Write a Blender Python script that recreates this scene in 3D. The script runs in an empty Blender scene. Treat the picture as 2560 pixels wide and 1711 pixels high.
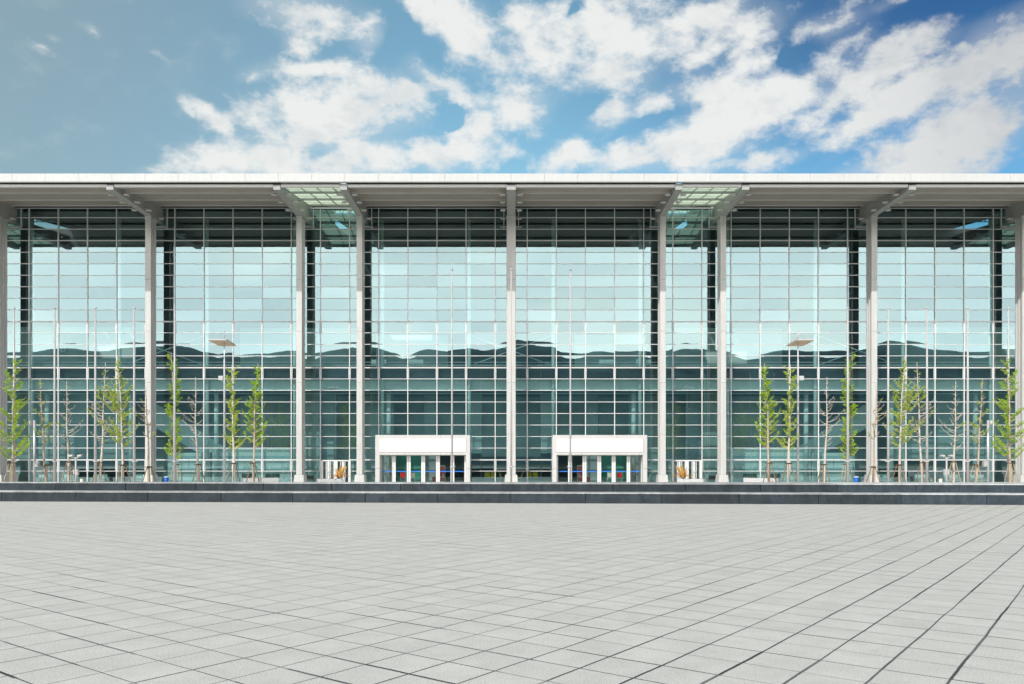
import bpy, math, random
from mathutils import Vector, Matrix, Quaternion

S = bpy.context.scene
COL = S.collection
R = math.radians
F = 2029.0            # focal length in photo pixels
CX, HY, EYE = 1278.0, 1150.0, 2.0

# ------------------------------------------------------------------ camera
cam = bpy.data.cameras.new("camera")
cam.sensor_width = 36.0
cam.lens = 36.0 * F / 2560.0
cam.shift_x = (1280.0 - CX) / 2560.0
cam.shift_y = (HY - 855.5) / 2560.0
cam.clip_start = 0.1
cam.clip_end = 6000.0
camo = bpy.data.objects.new("camera", cam)
camo.location = (0, 0, EYE)
camo.rotation_euler = (R(90), 0, 0)
COL.objects.link(camo)
S.camera = camo

# ------------------------------------------------------------------ light
SUN_EL, SUN_AZ = 41.5, 210.0      # azimuth clockwise from +Y: behind the camera, to its left
sd = Vector((math.sin(R(SUN_AZ)) * math.cos(R(SUN_EL)), math.cos(R(SUN_AZ)) * math.cos(R(SUN_EL)), math.sin(R(SUN_EL))))
sun = bpy.data.lights.new("sun", 'SUN')
sun.energy = 3.6
sun.angle = R(0.5)
sun.color = (1.0, 0.965, 0.90)
suno = bpy.data.objects.new("sun", sun)
suno.rotation_euler = (-sd).to_track_quat('-Z', 'Y').to_euler()
suno.location = (-60, -100, 120)
COL.objects.link(suno)

S.view_settings.view_transform = 'Standard'
S.view_settings.look = 'None'
S.view_settings.exposure = 0.0
S.view_settings.gamma = 1.0
S.view_settings.use_curve_mapping = False
S.render.engine = 'CYCLES'
S.cycles.use_denoising = True
S.cycles.max_bounces = 8
S.cycles.diffuse_bounces = 3
S.cycles.glossy_bounces = 4
S.cycles.transparent_max_bounces = 24
S.cycles.sample_clamp_indirect = 6.0
S.cycles.caustics_reflective = False
S.cycles.caustics_refractive = False


class NT:
    """small helper round a node tree"""
    def __init__(self, tree):
        self.t = tree
        tree.nodes.clear()

    def n(self, kind, **kw):
        nd = self.t.nodes.new(kind)
        for k, v in kw.items():
            setattr(nd, k, v)
        return nd

    def put(self, sock, v):
        if isinstance(v, bpy.types.NodeSocket):
            self.t.links.new(v, sock)
        else:
            sock.default_value = v

    def m(self, op, a, b=0.0, c=0.0, clamp=False):
        nd = self.n('ShaderNodeMath', operation=op, use_clamp=clamp)
        for i, v in enumerate((a, b, c)):
            self.put(nd.inputs[i], v)
        return nd.outputs[0]

    def v(self, op, a, b=None):
        nd = self.n('ShaderNodeVectorMath', operation=op)
        self.put(nd.inputs[0], a)
        if b is not None:
            self.put(nd.inputs[1], b)
        return nd.outputs['Value'] if op in ('LENGTH', 'DOT_PRODUCT') else nd.outputs[0]

    def mix(self, f, a, b):
        nd = self.n('ShaderNodeMix', data_type='RGBA')
        self.put(nd.inputs[0], f)
        self.put(nd.inputs[6], a)
        self.put(nd.inputs[7], b)
        return nd.outputs[2]

    def mr(self, x, a, b, c=0.0, d=1.0, smooth=True):
        nd = self.n('ShaderNodeMapRange', interpolation_type='SMOOTHSTEP' if smooth else 'LINEAR')
        for i, v in enumerate((x, a, b, c, d)):
            self.put(nd.inputs[i], v)
        return nd.outputs[0]

    def noise(self, vec, scale, detail=4.0, rough=0.55, dist=0.0):
        nd = self.n('ShaderNodeTexNoise')
        if vec is not None:
            self.put(nd.inputs['Vector'], vec)
        nd.inputs['Scale'].default_value = scale
        nd.inputs['Detail'].default_value = detail
        nd.inputs['Roughness'].default_value = rough
        nd.inputs['Distortion'].default_value = dist
        return nd.outputs[0]


# ------------------------------------------------------------------ sky
def build_world():
    w = bpy.data.worlds.new("World")
    S.world = w
    w.use_nodes = True
    T = NT(w.node_tree)
    out = T.n('ShaderNodeOutputWorld')
    bg = T.n('ShaderNodeBackground')
    bg.inputs['Strength'].default_value = 0.1
    T.t.links.new(bg.outputs[0], out.inputs[0])
    tc = T.n('ShaderNodeTexCoord')
    d = T.v('NORMALIZE', tc.outputs['Generated'])
    sp = T.n('ShaderNodeSeparateXYZ')
    T.put(sp.inputs[0], d)
    x, y, z = sp.outputs
    sky = T.n('ShaderNodeTexSky', sky_type='NISHITA')
    sky.sun_disc = False
    sky.sun_elevation = R(SUN_EL)
    sky.sun_rotation = R(SUN_AZ)
    sky.air_density = 1.0
    sky.dust_density = 0.6
    sky.ozone_density = 2.0
    az = T.m('ARCTAN2', x, y)
    el = T.m('ARCSINE', z)
    # warped position on the dome, for the ragged cloud outline
    nz = T.n('ShaderNodeTexNoise')
    T.put(nz.inputs['Vector'], d)
    nz.inputs['Scale'].default_value = 7.0
    nz.inputs['Detail'].default_value = 5.0
    nz.inputs['Roughness'].default_value = 0.6
    wv = T.v('SUBTRACT', nz.outputs['Color'], (0.5, 0.5, 0.5))
    cb = T.n('ShaderNodeCombineXYZ')
    T.put(cb.inputs[0], az)
    T.put(cb.inputs[1], el)
    sc = T.n('ShaderNodeVectorMath', operation='MULTIPLY')
    T.put(sc.inputs[0], wv)
    sc.inputs[1].default_value = (0.085, 0.06, 0.0)
    p = T.v('ADD', cb.outputs[0], sc.outputs[0])

    def ae(px, py):
        dx, dz = px - CX, HY - py
        return math.atan2(dx, F), math.atan2(dz, math.hypot(F, dx))
    # each cloud bank: where it stands on the dome, half length, half height, tilt, weight
    banks = [
        (745, 25, 165, 62, 0, 1), (905, 85, 65, 52, -20, 1), (745, 108, 55, 42, 0, .9), (755, 170, 160, 30, 8, .9),
        (640, 185, 60, 20, 20, .8),
        (820, 300, 250, 90, 8, 1.15), (960, 250, 130, 75, 0, 1.1), (545, 300, 90, 26, -22, .9), (640, 395, 200, 60, 8, 1.1),
        (860, 400, 260, 60, 0, 1.15),
        (1090, 385, 210, 52, 10, 1.1), (1225, 310, 90, 60, 25, 1), (1090, 205, 150, 34, -18, .95), (1150, 75, 150, 80, -30, 1.1),
        (1040, 25, 70, 45, -10, 1), (1340, 110, 120, 100, 0, 1), (1540, 60, 160, 95, 0, 1.1), (1515, 180, 150, 70, 0, 1),
        (1325, 250, 95, 60, 0, 1), (1770, 50, 170, 62, 0, .95), (1890, 85, 110, 55, 20, 1.0), (2070, 65, 110, 44, 18, .9),
        (2190, 15, 80, 25, 10, .6), (1745, 140, 105, 42, 8, .85), (1765, 220, 125, 52, 5, .95), (1880, 150, 70, 35, 15, .7),
        (1850, 280, 300, 62, 20, 1.25), (1530, 280, 75, 42, 10, 1), (1700, 370, 230, 54, 6, 1.2), (1400, 390, 100, 44, 18, 1),
        (2080, 240, 130, 42, 22, .9), (2215, 150, 225, 70, 18, 1.1), (2470, 150, 210, 84, 26, 1.2), (2330, 225, 260, 66, 16, 1.2),
        (2400, 350, 290, 96, 22, 1.3), (2120, 330, 120, 40, 30, .9), (2220, 415, 170, 40, 12, 1.1), (2480, 30, 60, 25, 15, .5),
        (212, 66, 42, 18, -10, .62), (122, 88, 20, 16, 0, .55), (82, 118, 32, 16, -8, .55), (400, 137, 34, 10, 0, .35),
        (2000, 225, 130, 44, 20, .85), (1890, 400, 170, 34, 5, .85), (2125, 105, 95, 36, 18, .75), (1640, 250, 120, 50, 10, .8), (1650, 120, 120, 60, 0, .8),
        (385, 424, 60, 16, 0, .6), (570, 235, 30, 12, -15, .5),
    ]
    holes = [
        (1985, 145, 80, 38, 24, .75), (2370, 28, 190, 36, 4, .8), (1625, 305, 105, 20, 16, .7), (2030, 398, 80, 22, 14, .5),
        (1455, 262, 50, 32, 0, .7), (780, 378, 40, 16, 0, .6), (1140, 285, 60, 34, 0, .8), (1080, 130, 60, 40, 0, .5),
        (2230, 262, 60, 22, 15, .55), (900, 340, 50, 16, 15, .35), (1740, 75, 30, 30, 0, .45), (1430, 20, 22, 30, -20, .7),
        (985, 100, 60, 70, -20, .8), (1270, 400, 30, 30, 0, .5),
    ]

    def field(blobs):
        acc = None
        for px, py, rx, ry, tilt, wgt in blobs:
            a, e = ae(px, py)
            mp = T.n('ShaderNodeMapping', vector_type='TEXTURE')
            T.put(mp.inputs['Vector'], p)
            mp.inputs['Location'].default_value = (a, e, 0)
            mp.inputs['Rotation'].default_value = (0, 0, R(tilt))
            mp.inputs['Scale'].default_value = (rx * 1.36 / F, ry * 1.36 / F, 1)
            l = T.v('LENGTH', mp.outputs[0])
            c = T.m('MULTIPLY_ADD', l, -wgt, wgt, clamp=True)
            acc = c if acc is None else T.m('SMOOTH_MAX', acc, c, 0.25)
        return acc
    cover = T.m('SUBTRACT', field(banks), T.m('MULTIPLY', field(holes), 0.75))
    # elsewhere on the dome: scattered cloud high up, clear towards the horizon
    else_n = T.noise(d, 2.6, 3.0, 0.5)
    else_c = T.m('MULTIPLY', T.mr(else_n, 0.45, 0.7), T.mr(el, 0.42, 0.7))
    front = T.mr(T.m('ABSOLUTE', az), 0.62, 0.8, 1.0, 0.0)
    low = T.mr(el, 0.56, 0.66, 1.0, 0.0)
    front = T.m('MULTIPLY', front, low)
    cover = T.m('ADD', T.m('MULTIPLY', cover, front), T.m('MULTIPLY', T.m('MULTIPLY', else_c, 0.6), T.m('SUBTRACT', 1.0, front)))
    st = T.n('ShaderNodeVectorMath', operation='MULTIPLY')
    T.put(st.inputs[0], d)
    st.inputs[1].default_value = (1.0, 1.0, 1.6)
    f1 = T.noise(st.outputs[0], 11.0, 10.0, 0.62, 0.15)
    f2 = T.noise(st.outputs[0], 38.0, 7.0, 0.65, 0.2)
    f3 = T.noise(st.outputs[0], 23.0, 5.0, 0.55, 0.1)
    puff = T.m('ADD', T.m('MULTIPLY', T.m('SUBTRACT', f3, 0.52), 1.5), T.m('ADD', T.m('MULTIPLY', T.m('SUBTRACT', f1, 0.5), 1.7), T.m('MULTIPLY', T.m('SUBTRACT', f2, 0.5), 0.8)))
    gate = T.mr(cover, 0.02, 0.2)
    dens = T.m('ADD', cover, T.m('MULTIPLY', puff, gate))
    alpha = T.m('MAXIMUM', T.mr(dens, 0.05, 0.78), T.m('MULTIPLY', T.mr(cover, 0.05, 0.9), 0.42))
    alpha = T.m('MULTIPLY', alpha, 0.96)
    # thick parts grey a little underneath; the bank in the east is greyer
    shade = T.m('ADD', T.mr(f1, 0.38, 0.62, 0.0, 1.0), T.m('MULTIPLY', T.mr(f2, 0.3, 0.7), 0.25), clamp=True)
    thick = T.mr(dens, 0.45, 1.0)
    east = T.mr(az, 0.3, 0.62)
    grey = T.m('MULTIPLY', T.m('SUBTRACT', 1.0, shade), T.m('ADD', T.m('MULTIPLY', thick, 0.35), T.m('ADD', T.m('MULTIPLY', east, 0.45), 0.2)), clamp=True)
    cloud = T.mix(grey, (8.7, 8.8, 8.6, 1), (5.0, 5.6, 6.1, 1))
    cloud = T.mix(T.m('MULTIPLY', east, 0.75), cloud, (5.6, 5.75, 5.9, 1))
    base = T.n('ShaderNodeMix', data_type='RGBA', blend_type='MULTIPLY')
    base.inputs[0].default_value = 1.0
    T.put(base.inputs[6], sky.outputs[0])
    eastc = T.mix(T.mr(el, 0.31, 0.47), (0.80, 1.36, 1.42, 1), (0.30, 0.64, 0.90, 1))
    tone = T.mix(T.mr(az, -0.05, 0.5), (1.65, 2.10, 1.72, 1), eastc)
    tone = T.mix(T.mr(y, -0.1, 0.3), (1.0, 1.0, 1.0, 1), tone)
    T.put(base.inputs[7], tone)
    blue = base.outputs[2]
    # thin veil in the west, and pale haze added on the sun's side to brighten reflections
    veil = T.m('MULTIPLY', T.mr(az, -0.05, -0.6), T.m('MULTIPLY', T.mr(el, 0.05, 0.3, 1.0, 0.85), 0.76))
    blue = T.mix(T.m('MULTIPLY', veil, T.mr(y, -0.2, 0.2)), blue, (3.0, 3.8, 4.1, 1))
    back = T.m('MULTIPLY', T.mr(y, 0.1, -0.35), T.mr(el, 0.05, 0.75, 1.0, 0.15))
    blue = T.mix(T.m('MULTIPLY', back, 0.7), blue, (8.5, 10.5, 11.2, 1))
    # bright low band added behind the camera to light up the glass reflections
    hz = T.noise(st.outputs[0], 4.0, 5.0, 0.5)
    added_glow_col = T.mix(T.mr(hz, 0.35, 0.65), (34.5, 32.5, 32.0, 1), (42.0, 37.5, 35.0, 1))
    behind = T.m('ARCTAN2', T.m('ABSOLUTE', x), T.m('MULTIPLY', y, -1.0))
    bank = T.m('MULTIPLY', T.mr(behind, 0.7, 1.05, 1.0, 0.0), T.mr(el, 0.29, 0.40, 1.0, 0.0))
    blue = T.mix(T.m('MULTIPLY', bank, 0.95), blue, added_glow_col)
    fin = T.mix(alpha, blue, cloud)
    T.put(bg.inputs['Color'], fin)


build_world()

# ------------------------------------------------------------------ materials
MATS = {}


def mat(name, col, rough=0.6, var=0.08, scale=3.0, metal=0.0, bump=0.0, bscale=40.0, spec=0.4, streak=0.0):
    if name in MATS:
        return MATS[name]
    m = bpy.data.materials.new(name)
    m.use_nodes = True
    T = NT(m.node_tree)
    out = T.n('ShaderNodeOutputMaterial')
    bs = T.n('ShaderNodeBsdfPrincipled')
    T.t.links.new(bs.outputs[0], out.inputs[0])
    tc = T.n('ShaderNodeTexCoord')
    n = T.noise(tc.outputs['Object'], scale, 5.0, 0.6)
    f = T.mr(n, 0.3, 0.7, 1.0 - var, 1.0 + var, smooth=False)
    if streak:
        mp = T.n('ShaderNodeMapping')
        T.put(mp.inputs[0], tc.outputs['Object'])
        mp.inputs['Scale'].default_value = (6.0, 6.0, 0.35)
        s = T.noise(mp.outputs[0], 1.0, 5.0, 0.65)
        f = T.m('MULTIPLY', f, T.mr(s, 0.35, 0.65, 1.0 - streak, 1.0))
    c = T.n('ShaderNodeVectorMath', operation='SCALE')
    c.inputs[0].default_value = col[:3]
    T.put(c.inputs['Scale'], f)
    T.put(bs.inputs['Base Color'], c.outputs[0])
    bs.inputs['Roughness'].default_value = rough
    bs.inputs['Metallic'].default_value = metal
    bs.inputs['Specular IOR Level'].default_value = spec
    if bump:
        b = T.n('ShaderNodeBump')
        b.inputs['Strength'].default_value = bump
        b.inputs['Distance'].default_value = 0.01
        T.put(b.inputs['Height'], T.noise(tc.outputs['Object'], bscale, 4.0, 0.6))
        T.put(bs.inputs['Normal'], b.outputs[0])
    MATS[name] = m
    return m


def glass_mat(name, tint, refl, rcol=(0.64, 0.95, 1.0)):
    m = bpy.data.materials.new(name)
    m.use_nodes = True
    T = NT(m.node_tree)
    out = T.n('ShaderNodeOutputMaterial')
    tr = T.n('ShaderNodeBsdfTransparent')
    tr.inputs[0].default_value = (*tint, 1)
    gl = T.n('ShaderNodeBsdfGlossy')
    gl.inputs['Color'].default_value = (*rcol, 1)
    gl.inputs['Roughness'].default_value = 0.0
    mx = T.n('ShaderNodeMixShader')
    geo = T.n('ShaderNodeNewGeometry')
    rnd = T.mr(geo.outputs['Random Per Island'], 0.0, 1.0, refl * 0.89, refl * 1.11, smooth=False)
    lw = T.n('ShaderNodeLayerWeight')
    lw.inputs[0].default_value = 0.25
    fac = T.m('ADD', rnd, T.m('MULTIPLY', lw.outputs['Fresnel'], 0.25), clamp=True)
    T.put(mx.inputs[0], fac)
    T.t.links.new(tr.outputs[0], mx.inputs[1])
    T.t.links.new(gl.outputs[0], mx.inputs[2])
    T.t.links.new(mx.outputs[0], out.inputs[0])
    MATS[name] = m
    return m


def leaf_mat(name, c1, c2, transl=0.45):
    m = bpy.data.materials.new(name)
    m.use_nodes = True
    T = NT(m.node_tree)
    out = T.n('ShaderNodeOutputMaterial')
    geo = T.n('ShaderNodeNewGeometry')
    c = T.mix(geo.outputs['Random Per Island'], (*c1, 1), (*c2, 1))
    df = T.n('ShaderNodeBsdfDiffuse')
    tl = T.n('ShaderNodeBsdfTranslucent')
    T.put(df.inputs[0], c)
    T.put(tl.inputs[0], c)
    mx = T.n('ShaderNodeMixShader')
    mx.inputs[0].default_value = transl
    T.t.links.new(df.outputs[0], mx.inputs[1])
    T.t.links.new(tl.outputs[0], mx.inputs[2])
    T.t.links.new(mx.outputs[0], out.inputs[0])
    MATS[name] = m
    return m


WHITE = mat('white_metal_cladding', (0.585, 0.585, 0.565), 0.42, 0.04, 0.7, streak=0.10)
FASCIA = mat('white_fascia_cladding', (0.60, 0.605, 0.59), 0.4, 0.03, 0.5, streak=0.05)
FRAME = mat('white_mullion_paint', (0.74, 0.74, 0.73), 0.4, 0.04, 2.0)
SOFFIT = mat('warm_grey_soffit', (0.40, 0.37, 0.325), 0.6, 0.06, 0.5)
BEAM = mat('grey_painted_steel', (0.40, 0.41, 0.395), 0.5, 0.06, 0.8, streak=0.08)
DARK = mat('dark_gap', (0.02, 0.022, 0.024), 0.7)
ROOF = mat('roof_sheet', (0.03, 0.034, 0.036), 0.6)
GLASS = glass_mat('green_tinted_glass', (0.66, 0.89, 0.865), 0.235)
DOORGLASS = glass_mat('clear_door_glass', (0.88, 0.94, 0.92), 0.05)
SPANDREL = mat('dark_spandrel_panel', (0.035, 0.033, 0.040), 0.5, 0.12, 0.4)
INWALL = mat('grey_inner_wall', (0.40, 0.44, 0.44), 0.7, 0.2, 0.25)
INWHITE = mat('white_inner_paint', (0.78, 0.80, 0.80), 0.5, 0.05, 1.0)
INDARK = mat('dark_inner_surface', (0.24, 0.27, 0.27), 0.7, 0.2, 0.3)
INFLOOR = mat('polished_inner_floor', (0.42, 0.43, 0.42), 0.3, 0.1, 0.6)
STEEL = mat('brushed_steel', (0.62, 0.62, 0.63), 0.35, 0.06, 3.0, metal=0.35)
POLE = mat('white_pole_paint', (0.50, 0.495, 0.485), 0.35, 0.04, 2.0)
GREYBOX = mat('light_grey_enclosure', (0.52, 0.54, 0.56), 0.5)
TAN = mat('tan_lamp_lens', (0.72, 0.53, 0.36), 0.4)
BARK = mat('pale_brown_bark', (0.50, 0.40, 0.31), 0.85, 0.3, 9.0, bump=0.5)
BARKG = mat('pale_grey_bark', (0.58, 0.52, 0.45), 0.85, 0.25, 9.0, bump=0.5)
STAKE = mat('weathered_stake_wood', (0.24, 0.16, 0.09), 0.85, 0.35, 6.0)
STAKEL = mat('pale_stake_wood', (0.42, 0.33, 0.22), 0.85, 0.3, 6.0)
ROPE = mat('dark_tie_rope', (0.09, 0.06, 0.04), 0.9)
STONE = mat('white_planter_stone', (0.54, 0.55, 0.55), 0.6, 0.06, 5.0, bump=0.2)
YELLOW = mat('yellow_plastic', (0.85, 0.55, 0.03), 0.4)
LIME = mat('lime_plastic', (0.55, 0.60, 0.05), 0.4)
RED = mat('red_plastic', (0.62, 0.02, 0.03), 0.4)
CREAM = mat('cream_plastic', (0.75, 0.74, 0.60), 0.4)
BLUE = mat('blue_plastic', (0.01, 0.10, 0.60), 0.35)
BLUEBAND = mat('blue_safety_band', (0.03, 0.20, 0.70), 0.5)
SIGNW = mat('white_sign_face', (0.86, 0.88, 0.88), 0.4, 0.01)
GREENW = mat('green_inner_wall', (0.10, 0.42, 0.32), 0.6, 0.1, 0.8)
PALEBLUE = mat('pale_blue_panel', (0.45, 0.58, 0.64), 0.5)
MAROON = mat('dark_red_fabric', (0.10, 0.02, 0.025), 0.8)
LEAF_Y = leaf_mat('yellow_green_needles', (0.40, 0.54, 0.04), (0.56, 0.68, 0.10))
LEAF_G = leaf_mat('bright_green_needles', (0.34, 0.56, 0.02), (0.50, 0.70, 0.06))
LEAF_O = leaf_mat('orange_agave_leaf', (0.72, 0.38, 0.08), (0.80, 0.56, 0.24), 0.2)


def skylight_mat():
    m = bpy.data.materials.new('frosted_skylight_glass')
    m.use_nodes = True
    T = NT(m.node_tree)
    out = T.n('ShaderNodeOutputMaterial')
    tl = T.n('ShaderNodeBsdfTranslucent')
    tl.inputs[0].default_value = (0.74, 0.88, 0.64, 1)
    df = T.n('ShaderNodeBsdfPrincipled')
    df.inputs['Base Color'].default_value = (0.72, 0.80, 0.70, 1)
    df.inputs['Roughness'].default_value = 0.25
    mx = T.n('ShaderNodeMixShader')
    mx.inputs[0].default_value = 0.3
    T.t.links.new(tl.outputs[0], mx.inputs[1])
    T.t.links.new(df.outputs[0], mx.inputs[2])
    T.t.links.new(mx.outputs[0], out.inputs[0])
    return m


SKYLIGHT = skylight_mat()


def granite_mat(name, col, rough=0.65, speck=0.5, sc=60.0, stain=0.25):
    m = bpy.data.materials.new(name)
    m.use_nodes = True
    T = NT(m.node_tree)
    out = T.n('ShaderNodeOutputMaterial')
    bs = T.n('ShaderNodeBsdfPrincipled')
    T.t.links.new(bs.outputs[0], out.inputs[0])
    tc = T.n('ShaderNodeTexCoord')
    geo = T.n('ShaderNodeNewGeometry')
    s = T.mr(T.noise(tc.outputs['Object'], sc, 3.0, 0.7), 0.35, 0.68, 1.0 - speck, 1.0 + speck)
    g = T.mr(T.noise(tc.outputs['Object'], 1.4, 6.0, 0.65), 0.3, 0.7, 1.0 - stain, 1.0 + stain)
    mp = T.n('ShaderNodeMapping')
    T.put(mp.inputs[0], tc.outputs['Object'])
    mp.inputs['Scale'].default_value = (2.2, 2.2, 0.7)
    dr = T.mr(T.noise(mp.outputs[0], 2.0, 5.0, 0.7), 0.42, 0.62, 1.0, 0.8)
    isl = T.mr(geo.outputs['Random Per Island'], 0.0, 1.0, 0.74, 1.26, smooth=False)
    f = T.m('MULTIPLY', T.m('MULTIPLY', s, g), T.m('MULTIPLY', dr, isl))
    c = T.n('ShaderNodeVectorMath', operation='SCALE')
    c.inputs[0].default_value = col
    T.put(c.inputs['Scale'], f)
    T.put(bs.inputs['Base Color'], c.outputs[0])
    bs.inputs['Roughness'].default_value = rough
    bs.inputs['Specular IOR Level'].default_value = 0.3
    b = T.n('ShaderNodeBump')
    b.inputs['Strength'].default_value = 0.3
    b.inputs['Distance'].default_value = 0.01
    T.put(b.inputs['Height'], T.noise(tc.outputs['Object'], 35.0, 4.0, 0.7))
    T.put(bs.inputs['Normal'], b.outputs[0])
    return m


GRANITE = granite_mat('dark_rough_granite', (0.038, 0.053, 0.064))
TREAD = granite_mat('pale_granite_tread', (0.50, 0.51, 0.50), 0.7, 0.15)


def paving_mat():
    m = bpy.data.materials.new('granite_paving')
    m.use_nodes = True
    T = NT(m.node_tree)
    out = T.n('ShaderNodeOutputMaterial')
    bs = T.n('ShaderNodeBsdfPrincipled')
    T.t.links.new(bs.outputs[0], out.inputs[0])
    tc = T.n('ShaderNodeTexCoord')
    o = tc.outputs['Object']
    th = R(53.0)

    wob = T.m('MULTIPLY', T.m('SUBTRACT', T.noise(o, 0.6, 3.0, 0.5), 0.5), 0.05)

    def axis(n, off, step):
        t = T.m('DIVIDE', T.m('SUBTRACT', T.m('ADD', T.v('DOT_PRODUCT', o, n), wob), off), step)
        idx = T.m('ROUND', t)
        return t, idx, T.m('MULTIPLY', T.m('ABSOLUTE', T.m('SUBTRACT', t, idx)), step)
    tb, ib, db = axis((math.sin(th), -math.cos(th), 0), -1.25, 0.583)
    ta, ia, da = axis((math.cos(th), math.sin(th), 0), 3.775, 0.568)

    def hash1(a, b, seed):
        cb = T.n('ShaderNodeCombineXYZ')
        T.put(cb.inputs[0], a)
        T.put(cb.inputs[1], b)
        cb.inputs[2].default_value = seed
        wn = T.n('ShaderNodeTexWhiteNoise', noise_dimensions='3D')
        T.put(wn.inputs[0], cb.outputs[0])
        return wn.outputs[0]

    def seg(t, k):
        return T.m('FLOOR', T.m('MULTIPLY', t, k))
    # width and darkness of each joint change line by line and stretch by stretch
    wl_b = T.mr(hash1(ib, 0.0, 3.1), 0, 1, 0.0065, 0.011, smooth=False)
    big_b = T.mr(tb, -9.0, 1.0, 0.0, 0.006, smooth=False)
    wb = T.m('MULTIPLY', T.m('ADD', wl_b, big_b), T.mr(hash1(ib, seg(ta, 0.25), 1.7), 0, 1, 0.65, 1.25, smooth=False))
    wa = T.m('MULTIPLY', T.mr(hash1(ia, 0.0, 5.5), 0, 1, 0.006, 0.0105, smooth=False), T.mr(hash1(ia, seg(tb, 0.34), 9.2), 0.55, 1, 0.8, 2.1, smooth=False))
    edge = T.noise(o, 25.0, 3.0, 0.7)
    rag = T.mr(edge, 0.3, 0.7, 0.75, 1.25, smooth=False)
    lb = T.m('MULTIPLY', T.mr(T.m('DIVIDE', db, T.m('MULTIPLY', wb, rag)), 0.75, 1.2, 1.0, 0.0), T.mr(hash1(ib, seg(ta, 0.5), 4.4), 0, 1, 0.75, 1.0, smooth=False))
    la = T.m('MULTIPLY', T.mr(T.m('DIVIDE', da, T.m('MULTIPLY', wa, rag)), 0.75, 1.2, 1.0, 0.0), T.mr(hash1(ia, seg(tb, 0.5), 2.4), 0, 1, 0.65, 1.0, smooth=False))
    joint = T.m('MAXIMUM', lb, la)
    grit = T.mr(T.noise(o, 60.0, 3.0, 0.7), 0.52, 0.66)
    gate = T.mr(T.noise(o, 0.9, 2.0, 0.5), 0.52, 0.64)
    jc = T.mix(T.m('MULTIPLY', grit, gate), (0.022, 0.019, 0.026, 1), (0.22, 0.20, 0.17, 1))
    # stone: per slab value, salt-and-pepper grain, wide pale wear
    slab = T.mr(hash1(T.m('FLOOR', tb), T.m('FLOOR', ta), 8.8), 0, 1, 0.97, 1.025, smooth=False)
    grain = T.mr(T.noise(o, 62.0, 4.0, 0.85), 0.38, 0.62, 0.66, 1.2, smooth=False)
    fleck = T.mr(T.noise(o, 24.0, 5.0, 0.85), 0.30, 0.42, 0.70, 1.0)
    soil = T.mr(T.noise(o, 1.7, 8.0, 0.7), 0.32, 0.68, 0.93, 1.05)
    spot = T.mr(T.noise(o, 3.1, 6.0, 0.7), 0.60, 0.70, 1.0, 0.87)
    f = T.m('MULTIPLY', T.m('MULTIPLY', slab, grain), T.m('MULTIPLY', T.m('MULTIPLY', soil, spot), fleck))
    c = T.n('ShaderNodeVectorMath', operation='SCALE')
    c.inputs[0].default_value = (0.635, 0.615, 0.555)
    T.put(c.inputs['Scale'], f)
    T.put(bs.inputs['Base Color'], T.mix(joint, c.outputs[0], jc))
    bs.inputs['Roughness'].default_value = 0.7
    bs.inputs['Specular IOR Level'].default_value = 0.35
    b = T.n('ShaderNodeBump')
    b.inputs['Strength'].default_value = 0.5
    b.inputs['Distance'].default_value = 0.012
    T.put(b.inputs['Height'], T.m('ADD', T.m('SUBTRACT', 1.0, joint), T.m('MULTIPLY', T.noise(o, 90.0, 3.0, 0.6), 0.15)))
    T.put(bs.inputs['Normal'], b.outputs[0])
    return m


PAVING = paving_mat()

# ------------------------------------------------------------------ mesh helpers


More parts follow.
